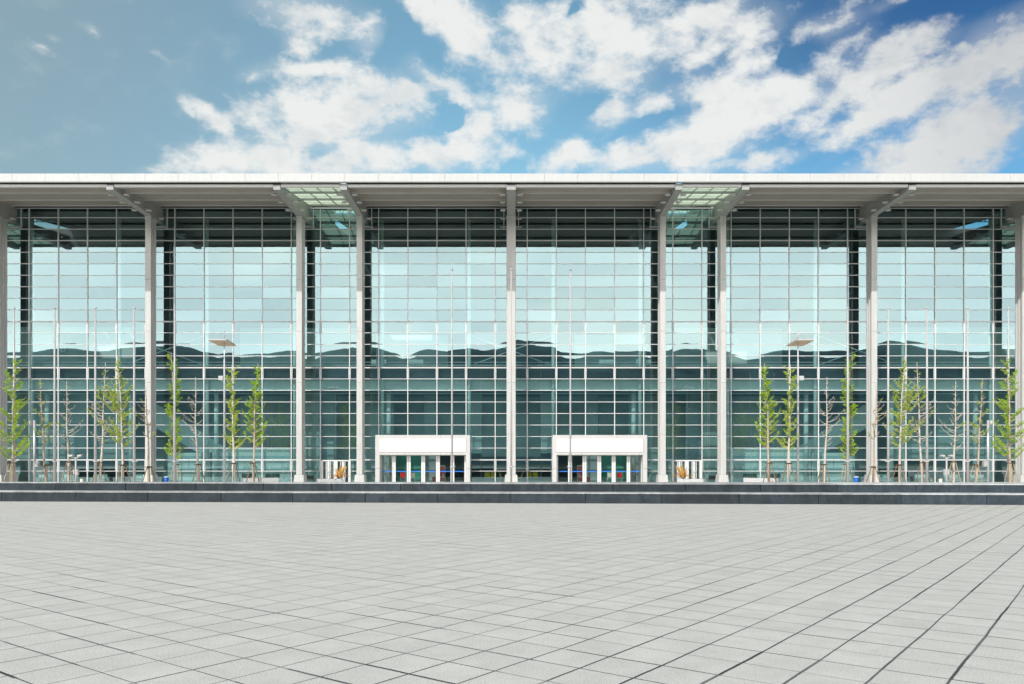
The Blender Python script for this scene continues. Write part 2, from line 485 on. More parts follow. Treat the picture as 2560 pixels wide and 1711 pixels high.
class MB:
    """collects shapes and links them as ONE mesh object"""
    def __init__(self):
        self.v, self.f = [], []

    def add(self, vs, fs):
        o = len(self.v)
        self.v += [tuple(q) for q in vs]
        self.f += [tuple(i + o for i in q) for q in fs]
        return self

    def box(self, x0, x1, y0, y1, z0, z1):
        return self.add([(x0, y0, z0), (x1, y0, z0), (x1, y1, z0), (x0, y1, z0), (x0, y0, z1), (x1, y0, z1), (x1, y1, z1), (x0, y1, z1)],
                        [(0, 3, 2, 1), (4, 5, 6, 7), (0, 1, 5, 4), (1, 2, 6, 5), (2, 3, 7, 6), (3, 0, 4, 7)])

    def cbox(self, x0, x1, y0, y1, z0, z1, c=0.01):
        """a box with chamfered long edges (vertical prism with cut corners and a cut top)"""
        pl = [(x0 + c, y0), (x1 - c, y0), (x1, y0 + c), (x1, y1 - c), (x1 - c, y1), (x0 + c, y1), (x0, y1 - c), (x0, y0 + c)]
        cx, cy = (x0 + x1) / 2, (y0 + y1) / 2
        sx = 1 - 2 * c / max(x1 - x0, 1e-6)
        sy = 1 - 2 * c / max(y1 - y0, 1e-6)
        rings = [[(a, b, z0) for a, b in pl], [(a, b, z1 - c) for a, b in pl], [(cx + (a - cx) * sx, cy + (b - cy) * sy, z1) for a, b in pl]]
        vs = [q for r in rings for q in r]
        fs = [tuple(range(7, -1, -1)), tuple(range(16, 24))]
        for k in range(2):
            for i in range(8):
                j = (i + 1) % 8
                fs.append((k * 8 + i, k * 8 + j, k * 8 + 8 + j, k * 8 + 8 + i))
        return self.add(vs, fs)

    def prism(self, poly, x0, x1):
        """(y, z) outline swept along x"""
        n = len(poly)
        vs = [(x0, a, b) for a, b in poly] + [(x1, a, b) for a, b in poly]
        fs = [tuple(range(n - 1, -1, -1)), tuple(range(n, 2 * n))]
        fs += [(i, (i + 1) % n, n + (i + 1) % n, n + i) for i in range(n)]
        return self.add(vs, fs)

    def slab(self, poly, z0, z1):
        """(x, y) outline, counter-clockwise, swept along z"""
        n = len(poly)
        vs = [(a, b, z0) for a, b in poly] + [(a, b, z1) for a, b in poly]
        fs = [tuple(range(n - 1, -1, -1)), tuple(range(n, 2 * n))]
        fs += [(i, (i + 1) % n, n + (i + 1) % n, n + i) for i in range(n)]
        return self.add(vs, fs)

    def tube(self, path, radii, n=8, cap=True):
        path = [Vector(q) for q in path]
        if not isinstance(radii, (list, tuple)):
            radii = [radii] * len(path)
        rings = []
        ref = None
        for i, q in enumerate(path):
            t = (path[min(i + 1, len(path) - 1)] - path[max(i - 1, 0)])
            t = t.normalized() if t.length > 1e-9 else Vector((0, 0, 1))
            if ref is None:
                ref = Vector((1, 0, 0)) if abs(t.x) < 0.8 else Vector((0, 1, 0))
            a = (ref - t * ref.dot(t)).normalized()
            ref = a
            b = t.cross(a)
            rings.append([q + (a * math.cos(2 * math.pi * k / n) + b * math.sin(2 * math.pi * k / n)) * radii[i] for k in range(n)])
        vs = [p for r in rings for p in r]
        fs = []
        for i in range(len(path) - 1):
            for k in range(n):
                l = (k + 1) % n
                fs.append((i * n + k, i * n + l, (i + 1) * n + l, (i + 1) * n + k))
        if cap:
            fs.append(tuple(range(n - 1, -1, -1)))
            fs.append(tuple(range((len(path) - 1) * n, len(path) * n)))
        return self.add(vs, fs)

    def lathe(self, prof, cx=0, cy=0, n=16):
        return self.tube([(cx, cy, z) for r, z in prof], [max(r, 1e-4) for r, z in prof], n)

    def bar(self, a, b, w, h):
        """square bar from a to b"""
        a, b = Vector(a), Vector(b)
        t = (b - a).normalized()
        up = Vector((0, 0, 1)) if abs(t.z) < 0.9 else Vector((0, 1, 0))
        s = t.cross(up).normalized()
        u = s.cross(t)
        vs = []
        for q in (a, b):
            vs += [q - s * w / 2 - u * h / 2, q + s * w / 2 - u * h / 2, q + s * w / 2 + u * h / 2, q - s * w / 2 + u * h / 2]
        return self.add(vs, [(3, 2, 1, 0), (4, 5, 6, 7), (0, 1, 5, 4), (1, 2, 6, 5), (2, 3, 7, 6), (3, 0, 4, 7)])

    def build(self, name, m, parent=None, org=(0, 0, 0), smooth=False, fixn=False):
        me = bpy.data.meshes.new(name)
        o = Vector(org)
        me.from_pydata([tuple(Vector(q) - o) for q in self.v], [], self.f)
        me.materials.append(m)
        if smooth:
            me.polygons.foreach_set('use_smooth', [True] * len(me.polygons))
        me.update()
        ob = bpy.data.objects.new(name, me)
        COL.objects.link(ob)
        if parent:
            ob.parent = parent
        else:
            ob.location = o
        return ob


def tag(o, label=None, cat=None, group=None, kind=None):
    if label:
        o['label'] = label
    if cat:
        o['category'] = cat
    if group:
        o['group'] = group
    if kind:
        o['kind'] = kind
    return o


def thing(name, label, cat, loc=(0, 0, 0), rz=0.0, group=None):
    o = bpy.data.objects.new(name, None)
    o.empty_display_size = 0.3
    o.location = loc
    o.rotation_euler = (0, 0, rz)
    COL.objects.link(o)
    return tag(o, label, cat, group)


def kids(o):
    return [c for c in bpy.data.objects if c.parent == o]


def dup(root, loc, label=None, rz=None, flip=False, group=None):
    def rec(o, par):
        c = o.copy()
        COL.objects.link(c)
        c.parent = par
        for ch in kids(o):
            rec(ch, c)
        return c
    r = rec(root, None)
    r.location = loc
    if rz is not None:
        r.rotation_euler = (0, 0, rz)
    if flip:
        r.scale = (-1, 1, 1)
        r.rotation_euler = (0, 0, -root.rotation_euler.z)
    if label:
        r['label'] = label
    if group:
        r['group'] = group
    return r


def X(px, Y):
    return (px - CX) * Y / F


def Z(py, Y):
    return EYE + (HY - py) * Y / F


# ------------------------------------------------------------------ ground, plaza, hills
g = MB()
g.add([(-3000, -3000, -0.03), (3000, -3000, -0.03), (3000, 3000, -0.03), (-3000, 3000, -0.03)], [(0, 1, 2, 3)])
tag(g.build('ground', mat('dry_earth', (0.20, 0.20, 0.15), 0.9, 0.25, 0.02)), 'earth beyond the plaza', None, kind='structure')
g = MB()
g.add([(-160, -90, 0), (160, -90, 0), (160, 67.9, 0), (-160, 67.9, 0)], [(0, 1, 2, 3)])
tag(g.build('plaza', PAVING), 'pale granite slab paving laid diagonally', None, kind='structure')


def build_hills():
    rnd = random.Random(5)
    b = MB()
    NA, NR = 260, 12
    ph = [rnd.uniform(0, 6.28) for _ in range(12)]
    vs, fs = [], []
    for i in range(NA + 1):
        a = R(80 + 200.0 * i / NA)        # an arc behind the camera
        h = 79 + 0.5 * math.sin(5 * a + ph[0]) + 1.4 * math.sin(11 * a + ph[1]) + 2.3 * math.sin(23 * a + ph[2]) + 2.2 * math.sin(47 * a + ph[3]) + 1.2 * math.sin(91 * a + ph[4])
        for j in range(NR + 1):
            t = j / NR
            d = (270 + 170 * t) / max(-math.cos(a), 0.5)
            z = h * (math.sin(t * math.pi / 2) ** 1.2) + (rnd.uniform(-1.2, 1.2) if 0 < j else 0)
            vs.append((math.sin(a) * d, math.cos(a) * d, z - 0.5))
    for i in range(NA):
        for j in range(NR):
            k = i * (NR + 1) + j
            fs.append((k, k + 1, k + NR + 2, k + NR + 1))
    b.add(vs, fs)
    tag(b.build('hills', mat('haze_tinted_hillside', (0.13, 0.22, 0.23), 0.95, 0.5, 0.05), smooth=True), 'wooded hills across the plaza', None, kind='structure')  # colour lightened and blued: distance haze is mixed into it


build_hills()

# ------------------------------------------------------------------ the stepped granite wall at the plaza's edge
SL = -(39.0 - 35.9) / 47.2


def low_y(x):
    return 39.0 + SL * (x + 24.6)


def up_y(x):
    return 40.45 + SL * (x + 26.0)


def rear_y(x):
    return up_y(x) + 0.75 if x < -26 else up_y(-26) + 0.75 - 0.022 * (x + 26)


Z1, Z2 = 0.485, 0.884


def ray_x(px, yfun):
    x = 0.0
    for _ in range(30):
        x = (px - CX) * yfun(x) / F
    return x


wall = thing('stepped_wall', 'long low dark granite wall of two steps between plaza and forecourt', 'wall', (0, 39, 0))


def tier(name, joints, yf, yb, z0, z1, over):
    b = MB()
    xs = [ray_x(p, yf) for p in joints]
    d = xs[1] - xs[0]
    while xs[0] > -48:
        xs.insert(0, xs[0] - d)
    while xs[-1] < 46:
        xs.append(xs[-1] + d)
    rnd = random.Random(len(name))
    for a, c in zip(xs, xs[1:]):
        a, c = a + 0.014, c - 0.014
        j = rnd.uniform(-0.012, 0.012)
        jz = rnd.uniform(-0.004, 0.003)
        top = z1 - 0.05
        pl = [(a, yf(a) + j), (c, yf(c) + j), (c, yb(c)), (a, yb(a))]
        b.slab(pl, z0, top + jz)
    return b, xs


UPJ = [139, 314, 489, 659, 829, 1001, 1177, 1353, 1532, 1714, 1901, 2093, 2290, 2500]
LOJ = [3, 188, 369, 552, 731, 913, 1093, 1277, 1464, 1653, 1848, 2046, 2253, 2467]
b, xs = tier('lower_tier', LOJ, low_y, lambda x: up_y(x) - 0.02, 0.0, Z1, 0)
b.build('lower_tier', GRANITE, wall, (0, 39, 0))
b, xs2 = tier('upper_tier', UPJ, up_y, rear_y, 0.0, Z2, 0)
b.build('upper_tier', GRANITE, wall, (0, 39, 0))
for nm, xx, yf, yb, zt in (('lower_tread', xs, low_y, lambda x: up_y(x) - 0.004, Z1), ('upper_tread', xs2, up_y, lambda x: rear_y(x) + 0.02, Z2)):
    b = MB()
    for a, c in zip(xx, xx[1:]):
        b.slab([(a + 0.004, yf(a) - 0.012), (c - 0.004, yf(c) - 0.012), (c - 0.004, yb(c)), (a + 0.004, yb(a))], zt - 0.042, zt)
    b.build(nm, TREAD, wall, (0, 39, 0))
b = MB()
for yf, z1, dy in ((low_y, Z1, 0.06), (up_y, Z2, 0.06)):
    b.add([(-48, yf(-48) + dy, 0), (46, yf(46) + dy, 0), (46, yf(46) + dy, z1 - 0.06), (-48, yf(-48) + dy, z1 - 0.06)], [(0, 1, 2, 3)])
b.build('joint_mortar', DARK, wall, (0, 39, 0))

# ------------------------------------------------------------------ the exhibition hall
YG, YC = 68.4, 66.6
ORG = (0, YG, 0)
hall = thing('exhibition_hall', 'long glass fronted hall with white columns and a deep overhanging flat roof', 'building', ORG)
COLPX = [-899, -524, -149, 1, 376, 751, 901, 1278, 1655, 1805, 2180, 2555, 2705, 3080, 3455]
COLX = [X(p, YC) for p in COLPX]
X0, X1 = COLX[0] - 0.5, COLX[-1] + 0.5
ZB = 21.92                # underside of the beams
YN = 59.86                # beam nose


def sof(y):
    return 22.13 + 0.142 * (y - 59.9)


for k, (p, x) in enumerate(zip(COLPX, COLX)):
    ctr = p == 1278
    b = MB()
    w = 0.36 if ctr else 0.235
    zz = [0.78, 4.1, 8.3, 12.5, 16.7, ZB]
    for z0, z1 in zip(zz, zz[1:]):
        b.cbox(x - w, x + w, 66.16, 66.40, z0 + 0.006, z1 - 0.006, 0.018)      # front shaft, in lengths
        b.cbox(x - w + 0.02, x + w - 0.02, 66.70, 66.80, z0 + 0.006, z1 - 0.006, 0.012)
    b.box(x - w + 0.11, x + w - 0.11, 66.40, 66.70, 0.78, ZB)                   # web
    b.box(x - w + 0.10, x + w - 0.10, 66.80, 66.98, 0.78, ZB)
    b.cbox(x - w - 0.02, x + w + 0.02, 66.98, 67.12, 0.78, ZB, 0.015)
    c = b.build('column', WHITE, hall, ORG)
    q = MB()
    zb, zt = 0.0, 0.775
    bw, tw = w + 0.19, w + 0.13
    vs = [(x - bw, 66.05, zb), (x + bw, 66.05, zb), (x + bw, 67.2, zb), (x - bw, 67.2, zb), (x - tw, 66.12, zt), (x + tw, 66.12, zt), (x + tw, 67.12, zt), (x - tw, 67.12, zt)]
    q.add(vs, [(0, 3, 2, 1), (4, 5, 6, 7), (0, 1, 5, 4), (1, 2, 6, 5), (2, 3, 7, 6), (3, 0, 4, 7)])
    q.build('column_base', WHITE, c, ORG)
    hw = 0.34 if ctr else 0.262
    q = MB()
    q.prism([(YN, ZB), (YG + 0.9, ZB), (YG + 0.9, sof(YG + 0.9) + 0.3), (60.4, sof(60.4) + 0.2), (60.4, 22.30), (YN, 22.28)], x - hw, x + hw)
    bm_ = q.build('beam', BEAM, hall, ORG)
    q = MB()
    q.box(x - hw - 0.03, x + hw + 0.03, 66.1, 67.15, ZB - 0.06, ZB - 0.003)
    q.box(x - hw - 0.55, x + hw + 0.55, YG - 0.5, YG - 0.16, ZB - 0.42, ZB - 0.36)
    q.build('bearing_plate', BEAM, bm_, ORG)

# fascia of separate sheets with a lip, the gutter below it
PW = 2.444
b, dk, tb = MB(), MB(), MB()
k0 = int(X0 / PW) - 1
k = k0
while k * PW < X1:
    xa, xb = max(k * PW, X0) + 0.008, min((k + 1) * PW, X1) - 0.008
    if xb > xa:
        b.prism([(59.60, 22.44), (59.615, 22.42), (59.86, 22.42), (59.86, 22.50), (59.72, 22.52), (59.72, 23.0), (59.86, 23.0), (59.86, 23.03), (59.63, 23.03), (59.60, 22.98)], xa, xb)
        b.box(xa - 0.028, xa + 0.012, 59.585, 59.597, 22.45, 22.58)
    k += 1
fo = b.build('fascia', FASCIA, hall, ORG)
dk.box(X0, X1, 59.74, 59.84, 22.53, 22.99)
dk.build('fascia_backing', DARK, fo, ORG)
q = MB()
edges = [X0] + COLX + [X1]
for a, c in zip(edges, edges[1:]):
    if c - a > 1.0:
        q.box(a + 0.29, c - 0.29, 59.93, 60.10, 22.13, 22.33)
q.build('gutter', FASCIA, hall, ORG)

# soffit or skylight, bay by bay
for a, c in zip(COLX, COLX[1:]):
    xa, xb = a + 0.266, c - 0.266
    ctrw = 0.08
    if abs(a) < 0.1:
        xa += ctrw
    if abs(c) < 0.1:
        xb -= ctrw
    sky_bay = (c - a) < 6
    rows = ((60.1, 62.0), (62.0, 65.0), (65.0, 67.7))
    if not sky_bay:
        b, pu = MB(), MB()
        for ya, yb in rows:
            za, zb_ = sof(ya) + 0.10, sof(yb) - 0.02
            b.add([(xa, ya, za), (xb, ya, za), (xb, yb, zb_), (xa, yb, zb_), (xa, ya, za + 0.06), (xb, ya, za + 0.06), (xb, yb, zb_ + 0.06), (xa, yb, zb_ + 0.06)],
                  [(0, 3, 2, 1), (4, 5, 6, 7), (0, 1, 5, 4), (1, 2, 6, 5), (2, 3, 7, 6), (3, 0, 4, 7)])
            pu.box(xa + 0.002, xb - 0.002, yb - 0.13, yb - 0.004, sof(yb) - 0.10, sof(yb) - 0.024)
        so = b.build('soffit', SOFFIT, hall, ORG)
        pu.build('purlin', FASCIA, so, ORG)
        r = MB()
        r.add([(a, 59.87, 23.05), (c, 59.87, 23.05), (c, YG + 22, 26.2), (a, YG + 22, 26.2), (a, 59.87, 22.62), (c, 59.87, 22.62), (c, YG + 22, 25.9), (a, YG + 22, 25.9)],
              [(0, 1, 2, 3), (4, 7, 6, 5), (0, 4, 5, 1), (1, 5, 6, 2), (2, 6, 7, 3), (3, 7, 4, 0)])
        r.build('roof', ROOF, hall, ORG)
        d = MB()
        d.box(xa, xb, 67.72, 68.36, 23.23, 24.1)  # solid near-black block painted in for the shade of the slot above the glass
        d.build('head_gap_shade', DARK, hall, ORG)
    else:
        n = 5
        st = (xb - xa) / n * 0.98
        fr = MB()
        sk = None
        pn = MB()
        rr = [(60.15, 62.2), (62.45, 65.1), (65.35, 67.9)]
        for i, (ya, yb) in enumerate(rr):
            s0 = xa + 0.1 + (0.0, 0.12, -0.05)[i]
            za, zb_ = sof(ya) + 0.12, sof(yb) + 0.12
            fr.add([(xa, yb - 0.02, zb_ - 0.14), (xb, yb - 0.02, zb_ - 0.14), (xb, yb + 0.23, zb_ - 0.12), (xa, yb + 0.23, zb_ - 0.12), (xa, yb - 0.02, zb_ + 0.02), (xb, yb - 0.02, zb_ + 0.02), (xb, yb + 0.23, zb_ + 0.04), (xa, yb + 0.23, zb_ + 0.04)],
                   [(0, 3, 2, 1), (4, 5, 6, 7), (0, 1, 5, 4), (1, 2, 6, 5), (2, 3, 7, 6), (3, 0, 4, 7)])
            xs_ = [xa] + [s0 + 1.19 * j for j in range(1, 5) if s0 + 1.19 * j < xb - 0.2] + [xb]
            for u, v_ in zip(xs_, xs_[1:]):
                pn.add([(u + 0.03, ya, za), (v_ - 0.03, ya, za), (v_ - 0.03, yb, zb_), (u + 0.03, yb, zb_)], [(0, 3, 2, 1)])
            for u in xs_[1:-1]:
                fr.add([(u - 0.035, ya, za - 0.05), (u + 0.035, ya, za - 0.05), (u + 0.035, yb - 0.022, zb_ - 0.05), (u - 0.035, yb - 0.022, zb_ - 0.05),
                        (u - 0.035, ya, za + 0.02), (u + 0.035, ya, za + 0.02), (u + 0.035, yb - 0.022, zb_ + 0.02), (u - 0.035, yb - 0.022, zb_ + 0.02)],
                       [(0, 3, 2, 1), (4, 5, 6, 7), (0, 1, 5, 4), (1, 2, 6, 5), (2, 3, 7, 6), (3, 0, 4, 7)])
        fr.box(xa, xb, 60.115, 60.145, 22.2, 22.75)
        sk = pn.build('skylight', SKYLIGHT, hall, ORG)
        fr.build('skylight_frame', BEAM, sk, ORG)
        rl = MB()
        for ya, yb in ((68.75, 71.2), (71.9, 74.4), (75.1, 77.2), (77.8, 79.4)):
            for j in range(4):
                u, v_ = a + (c - a) * j / 4 + (.05 if j else 0), a + (c - a) * (j + 1) / 4 - (.05 if j < 3 else 0)
                rl.add([(u, ya, sof(ya) + 1.3), (v_, ya, sof(ya) + 1.3), (v_, yb, sof(yb) + 1.3), (u, yb, sof(yb) + 1.3)], [(0, 3, 2, 1)])
        rl.build('roof_light', SKYLIGHT, hall, ORG)
        for ya, yb in ((68.36, 68.74), (71.21, 71.89), (74.41, 75.09), (77.21, 77.79)):
            rl = MB()
            rl.add([(a, ya, sof(ya) + 1.2), (c, ya, sof(ya) + 1.2), (c, yb, sof(yb) + 1.2), (a, yb, sof(yb) + 1.2), (a, ya, sof(ya) + 1.45), (c, ya, sof(ya) + 1.45), (c, yb, sof(yb) + 1.45), (a, yb, sof(yb) + 1.45)],
                   [(0, 3, 2, 1), (4, 5, 6, 7), (0, 1, 5, 4), (1, 2, 6, 5), (2, 3, 7, 6), (3, 0, 4, 7)])
            rl.build('roof_frame', ROOF, hall, ORG)
        for xx in (a, c):
            ck = MB()
            ck.prism([(68.4, sof(68.4) - .3), (79.6, 24.6), (79.6, sof(79.6) + 1.5), (68.4, sof(68.4) + 1.5)], xx - .05, xx + .05)
            ck.build('roof_cheek', ROOF, hall, ORG)
        # open lattice trusses over the panels and the glazed roof strip carried on behind the facade
        tr = MB()
        for yy in (61.3, 64.0, 66.8, 70.5, 74.5, 78.5):
            zt = sof(yy) + 1.0
            tr = MB()
            tr.bar((xa, yy, zt), (xb, yy, zt), 0.07, 0.07)
            tr.bar((xa, yy, zt - 0.75), (xb, yy, zt - 0.75), 0.07, 0.07)
            m_ = 6
            for j in range(m_):
                u, v_ = xa + (xb - xa) * j / m_, xa + (xb - xa) * (j + 1) / m_
                mid = (u + v_) / 2
                tr.bar((u, yy, zt - 0.75), (mid, yy, zt), 0.045, 0.045)
                tr.bar((mid, yy, zt), (v_, yy, zt - 0.75), 0.045, 0.045)
            tr.build('roof_truss', mat('dark_teal_steel', (0.10, 0.13, 0.13), 0.5), hall, ORG)
        r = MB()
        r.add([(a, 79.5, 25.95), (c, 79.5, 25.95), (c, YG + 22, 27.4), (a, YG + 22, 27.4), (a, 79.5, 25.6), (c, 79.5, 25.6), (c, YG + 22, 27.1), (a, YG + 22, 27.1)],
              [(0, 1, 2, 3), (4, 7, 6, 5), (0, 4, 5, 1), (1, 5, 6, 2), (2, 6, 7, 3), (3, 7, 4, 0)])
        r.build('roof', ROOF, hall, ORG)

# ---- curtain wall
MULPX = [1238 - 72.8 * k for k in range(0, 31)]
MULPX = sorted(MULPX + [2 * CX - p for p in MULPX])
MX = [X(p, YG) for p in MULPX]
ROWY = [1207 - 28.8 * k for k in range(24)]
RZ = [Z(y, YG) for y in ROWY] + [Z(521, YG)]
PORT = [(X(941, YG), X(1172, YG)), (-X(1172, YG), -X(941, YG))]
PORTZ = 3.95
DOORX = [(X(801.2, YG), X(874, YG)), (-X(874, YG), -X(801.2, YG))]


def blocked(xc, zc):
    for a, c in PORT:
        if a < xc < c and zc < PORTZ:
            return True
    for a, c in DOORX:
        if a < xc < c and zc < RZ[2]:
            return True
    return False


rg = random.Random(11)
glazing = []
for bi, (ca, cb_) in enumerate(zip(COLX, COLX[1:])):
    pane, fr = MB(), MB()
    cells = []
    for i in range(len(MX) - 1):
        mid = (MX[i] + MX[i + 1]) / 2
        sc_ = YG / YC
        if ca * sc_ <= mid < cb_ * sc_:
            cells.append(i)
    if not cells:
        continue
    for i in cells:
        xa, xb = MX[i], MX[i + 1]
        # portals cut the wall inside a cell: split there
        cuts = [xa] + sorted(u for pr in PORT for u in pr if xa + 0.12 < u < xb - 0.12) + [xb]
        for j in range(len(RZ) - 1):
            za, zb_ = RZ[j], RZ[j + 1]
            parts = list(zip(cuts, cuts[1:])) if za < PORTZ else [(xa, xb)]
            for u0, u1 in parts:
                um, zm = (u0 + u1) / 2, (za + zb_) / 2
                if blocked(um, zm):
                    continue
                n = 6
                # each pane is bowed and set a hair out of true, as toughened glass is
                bx = rg.gauss(0.0006, 0.0004)
                bz = rg.gauss(0.00035, 0.00025)
                tx, tz = rg.gauss(0, 0.0005), rg.gauss(0, 0.0006)
                vs, fs = [], []
                for r_ in range(n + 1):
                    for c_ in range(n + 1):
                        s, t = c_ / n, r_ / n
                        dy = bx * (4 * s * (1 - s)) * (0.35 + 0.65 * 4 * t * (1 - t)) + bz * 4 * t * (1 - t) + tx * (s - .5) * (u1 - u0) + tz * (t - .5) * (zb_ - za)
                        vs.append((u0 + (u1 - u0) * s, YG + 0.02 - dy, za + (zb_ - za) * t))
                for r_ in range(n):
                    for c_ in range(n):
                        q_ = r_ * (n + 1) + c_
                        fs.append((q_, q_ + 1, q_ + n + 2, q_ + n + 1))
                pane.add(vs, fs)
                fr.box(u0 + 0.034, u1 - 0.034, YG - 0.035, YG + 0.10, zb_ - 0.023, zb_ + 0.023)
                if j == 0:
                    fr.box(u0 + 0.034, u1 - 0.034, YG - 0.035, YG + 0.10, 0.0, za + 0.03)
                if j in (1, 9, 13):     # opening lights: a second inner sash
                    for e in (u0 + 0.075, u1 - 0.075):
                        fr.box(e - 0.018, e + 0.018, YG - 0.022, YG + 0.08, za + 0.034, zb_ - 0.034)
                    fr.box(u0 + 0.095, u1 - 0.095, YG - 0.022, YG + 0.08, zb_ - 0.075, zb_ - 0.036)
        ends = [xa] + ([xb] if i == cells[-1] and bi == len(COLX) - 2 else [])
        for e in ends:
            lo = 0.0
            for a, c in PORT:
                if a - 0.04 < e < c + 0.04:
                    lo = PORTZ + 0.05
            fr.box(e - 0.032, e + 0.032, YG - 0.055, YG + 0.12, lo, RZ[-1] + 0.03)
    for cx_ in (ca, cb_):          # short posts round the beam's hole
        for s in (1,):
            e = cx_ + (0.62 if cx_ == ca else -0.62)
            fr.box(e - 0.035, e + 0.035, YG - 0.05, YG + 0.1, Z(572, YG), RZ[-1])
    gl = pane.build('glazing', GLASS, hall, ORG, smooth=True)
    fr.build('glazing_frame', FRAME, gl, ORG)

# ---- entrance portals
for sgn in (1, -1):
    def mx(p, Y_):
        return sgn * X(p, Y_)

    def bx(mb, p0, p1, Y_, y0, y1, z0, z1):
        a, c = sorted((mx(p0, Y_), mx(p1, Y_)))
        mb.box(a, c, y0, y1, z0, z1)
    YP = 67.1
    zt, zs, zb_ = Z(1088, YP), Z(1137.5, YP), 0.0
    b = MB()
    bx(b, 938, 949, YP, YP, YG + 0.15, 0, zs - 0.002)
    bx(b, 1164.5, 1175, YP, YP, YG + 0.15, 0, zs - 0.002)
    bx(b, 938, 1175, YP, YP, YG + 0.15, zs, zt)
    po = b.build('entrance_portal', FASCIA, hall, ORG)
    s = MB()
    bx(s, 948.6, 1164.8, YP, YP - 0.035, YP - 0.004, Z(1130, YP), Z(1097, YP))
    s.build('sign_panel', SIGNW, po, ORG)
    s = MB()
    for p0, p1, q0, q1 in ((947.6, 948.5, 1131, 1096), (1164.9, 1165.8, 1131, 1096), (948.5, 1164.9, 1131, 1130.1), (948.5, 1164.9, 1096.9, 1096)):
        bx(s, p0, p1, YP, YP - 0.03, YP - 0.003, Z(q0, YP), Z(q1, YP))
    s.build('sign_border', mat('faded_red_trim', (.62, .42, .40), .5), po, ORG)
    s = MB()
    for p0 in (938, 1012, 1101, 1174.6):
        bx(s, p0, p0 + .35, YP, YP - 0.004, YP - 0.001, Z(1137, YP), Z(1131.5, YP))
        bx(s, p0, p0 + .35, YP, YP - 0.004, YP - 0.001, Z(1095.5, YP), Z(1089, YP))
    for p0, p1 in ((938.3, 947.3), (1166, 1174.7)):
        bx(s, p0, p1, YP, YP - 0.004, YP - 0.001, Z(1172, YP), Z(1171.5, YP))
    s.build('cladding_joint', DARK, po, ORG)
    d = MB()
    YD = 67.75
    posts = [(949.2, 953.5), (981, 989.3), (1017.3, 1026.7), (1053.3, 1062.8), (1090.2, 1099.7), (1126.5, 1135.7), (1161, 1164.3)]
    for a, c in posts:
        if c - a > 6:
            m_ = (a + c) / 2
            bx(d, a, m_ - 0.6, YD, YD - 0.05, YD + 0.08, 0, zs - 0.06)
            bx(d, m_ + 0.6, c, YD, YD - 0.05, YD + 0.08, 0, zs - 0.06)
            bx(d, m_ - 0.6, m_ + 0.6, YD, YD, YD + 0.05, 0, zs - 0.06)
        else:
            bx(d, a, c, YD, YD - 0.05, YD + 0.08, 0, zs - 0.06)
    bx(d, 949.2, 1164.3, YD, YD - 0.07, YD + 0.1, zs - 0.055, zs - 0.003)
    d.build('door_frame', FRAME, po, ORG)
    for (a0, a1), (c0, c1) in zip(posts, posts[1:]):
        l = MB()
        u0, u1 = sorted((mx(a1, YD), mx(c0, YD)))
        l.add([(u0, YD + 0.02, 0.03), (u1, YD + 0.02, 0.03), (u1, YD + 0.02, zs - 0.06), (u0, YD + 0.02, zs - 0.06)], [(0, 1, 2, 3)])
        l.build('glass_door', DOORGLASS, po, ORG)
        s = MB()
        s.box(u0 + 0.01, u1 - 0.01, YD - 0.004, YD + 0.012, Z(1180.2, YD), Z(1177.8, YD))
        s.build('safety_band', BLUEBAND, po, ORG)
    # white double doors in the narrow bay
    b = MB()
    YD = YG - 0.02
    ztop = RZ[2] - 0.034

    def bx2(mb, z3, y0, y1, z0, z1):
        bx(mb, 740 + z3[0] * .08525, 740 + z3[1] * .08525, YD, y0, y1, z0, z1)
    bx2(b, (725, 795), YD - 0.12, YD + 0.1, 0, ztop)
    bx2(b, (1540, 1608), YD - 0.12, YD + 0.1, 0, ztop)
    bx2(b, (1112, 1224), YD - 0.12, YD + 0.1, 0, ztop)
    bx2(b, (797, 1110), YD - 0.11, YD + 0.1, Z(1153.5, YD), ztop)
    bx2(b, (1226, 1538), YD - 0.11, YD + 0.1, Z(1153.5, YD), ztop)
    do = b.build('double_door', FRAME, hall, ORG)
    l = MB()
    for z3 in ((880, 900), (1000, 1020), (1305, 1325), (1430, 1450), (925, 985), (1352, 1410)):
        bx2(l, z3, YD - 0.07, YD + 0.05, 0.02, Z(1153.5, YD) - 0.003)
    l.build('door_stile', FRAME, do, ORG)
    h = MB()
    for z3 in ((900, 1010), (1325, 1430)):
        bx2(h, z3, YD - 0.13, YD - 0.075, Z(1182, YD), Z(1179, YD))
    h.build('door_handle', STEEL, do, ORG)
    p_ = MB()
    a, c = sorted((mx(740 + 795 * .08525, YD), mx(740 + 1540 * .08525, YD)))
    p_.add([(a, YD + 0.03, 0.02), (c, YD + 0.03, 0.02), (c, YD + 0.03, Z(1153.5, YD)), (a, YD + 0.03, Z(1153.5, YD))], [(0, 1, 2, 3)])
    p_.build('door_pane', DOORGLASS, do, ORG)

# ---- inside the hall
YB = 86.0
b = MB()
b.box(X0, X1, YG - 0.4, YB, -0.02, 0.02)
b.build('hall_floor', INFLOOR, hall, ORG)
b = MB()
b.box(X0, X1, YB, YB + 0.3, 0, 9.3)
b.box(X0 - 0.3, X0, YG, YB, 0, 25)
b.box(X1, X1 + 0.3, YG, YB, 0, 25)
b.build('rear_wall', INDARK, hall, ORG)
b = MB()
b.box(X0, X1, YB, YB + 0.3, 9.31, 26.5)
b.build('upper_rear_wall', SPANDREL, hall, ORG)
ZS0, ZS1 = Z(945.5, YG + .5), Z(919.5, YG + .5)
b = MB()
b.box(X0 + .01, X1 - .01, YG + 0.35, YG + 0.6, ZS0, ZS1)
b.build('spandrel', SPANDREL, hall, ORG)
b = MB()
b.box(X0 + .01, X1 - .01, YG + 0.61, YB - 0.01, ZS0 + 0.2, ZS1 - 0.06)
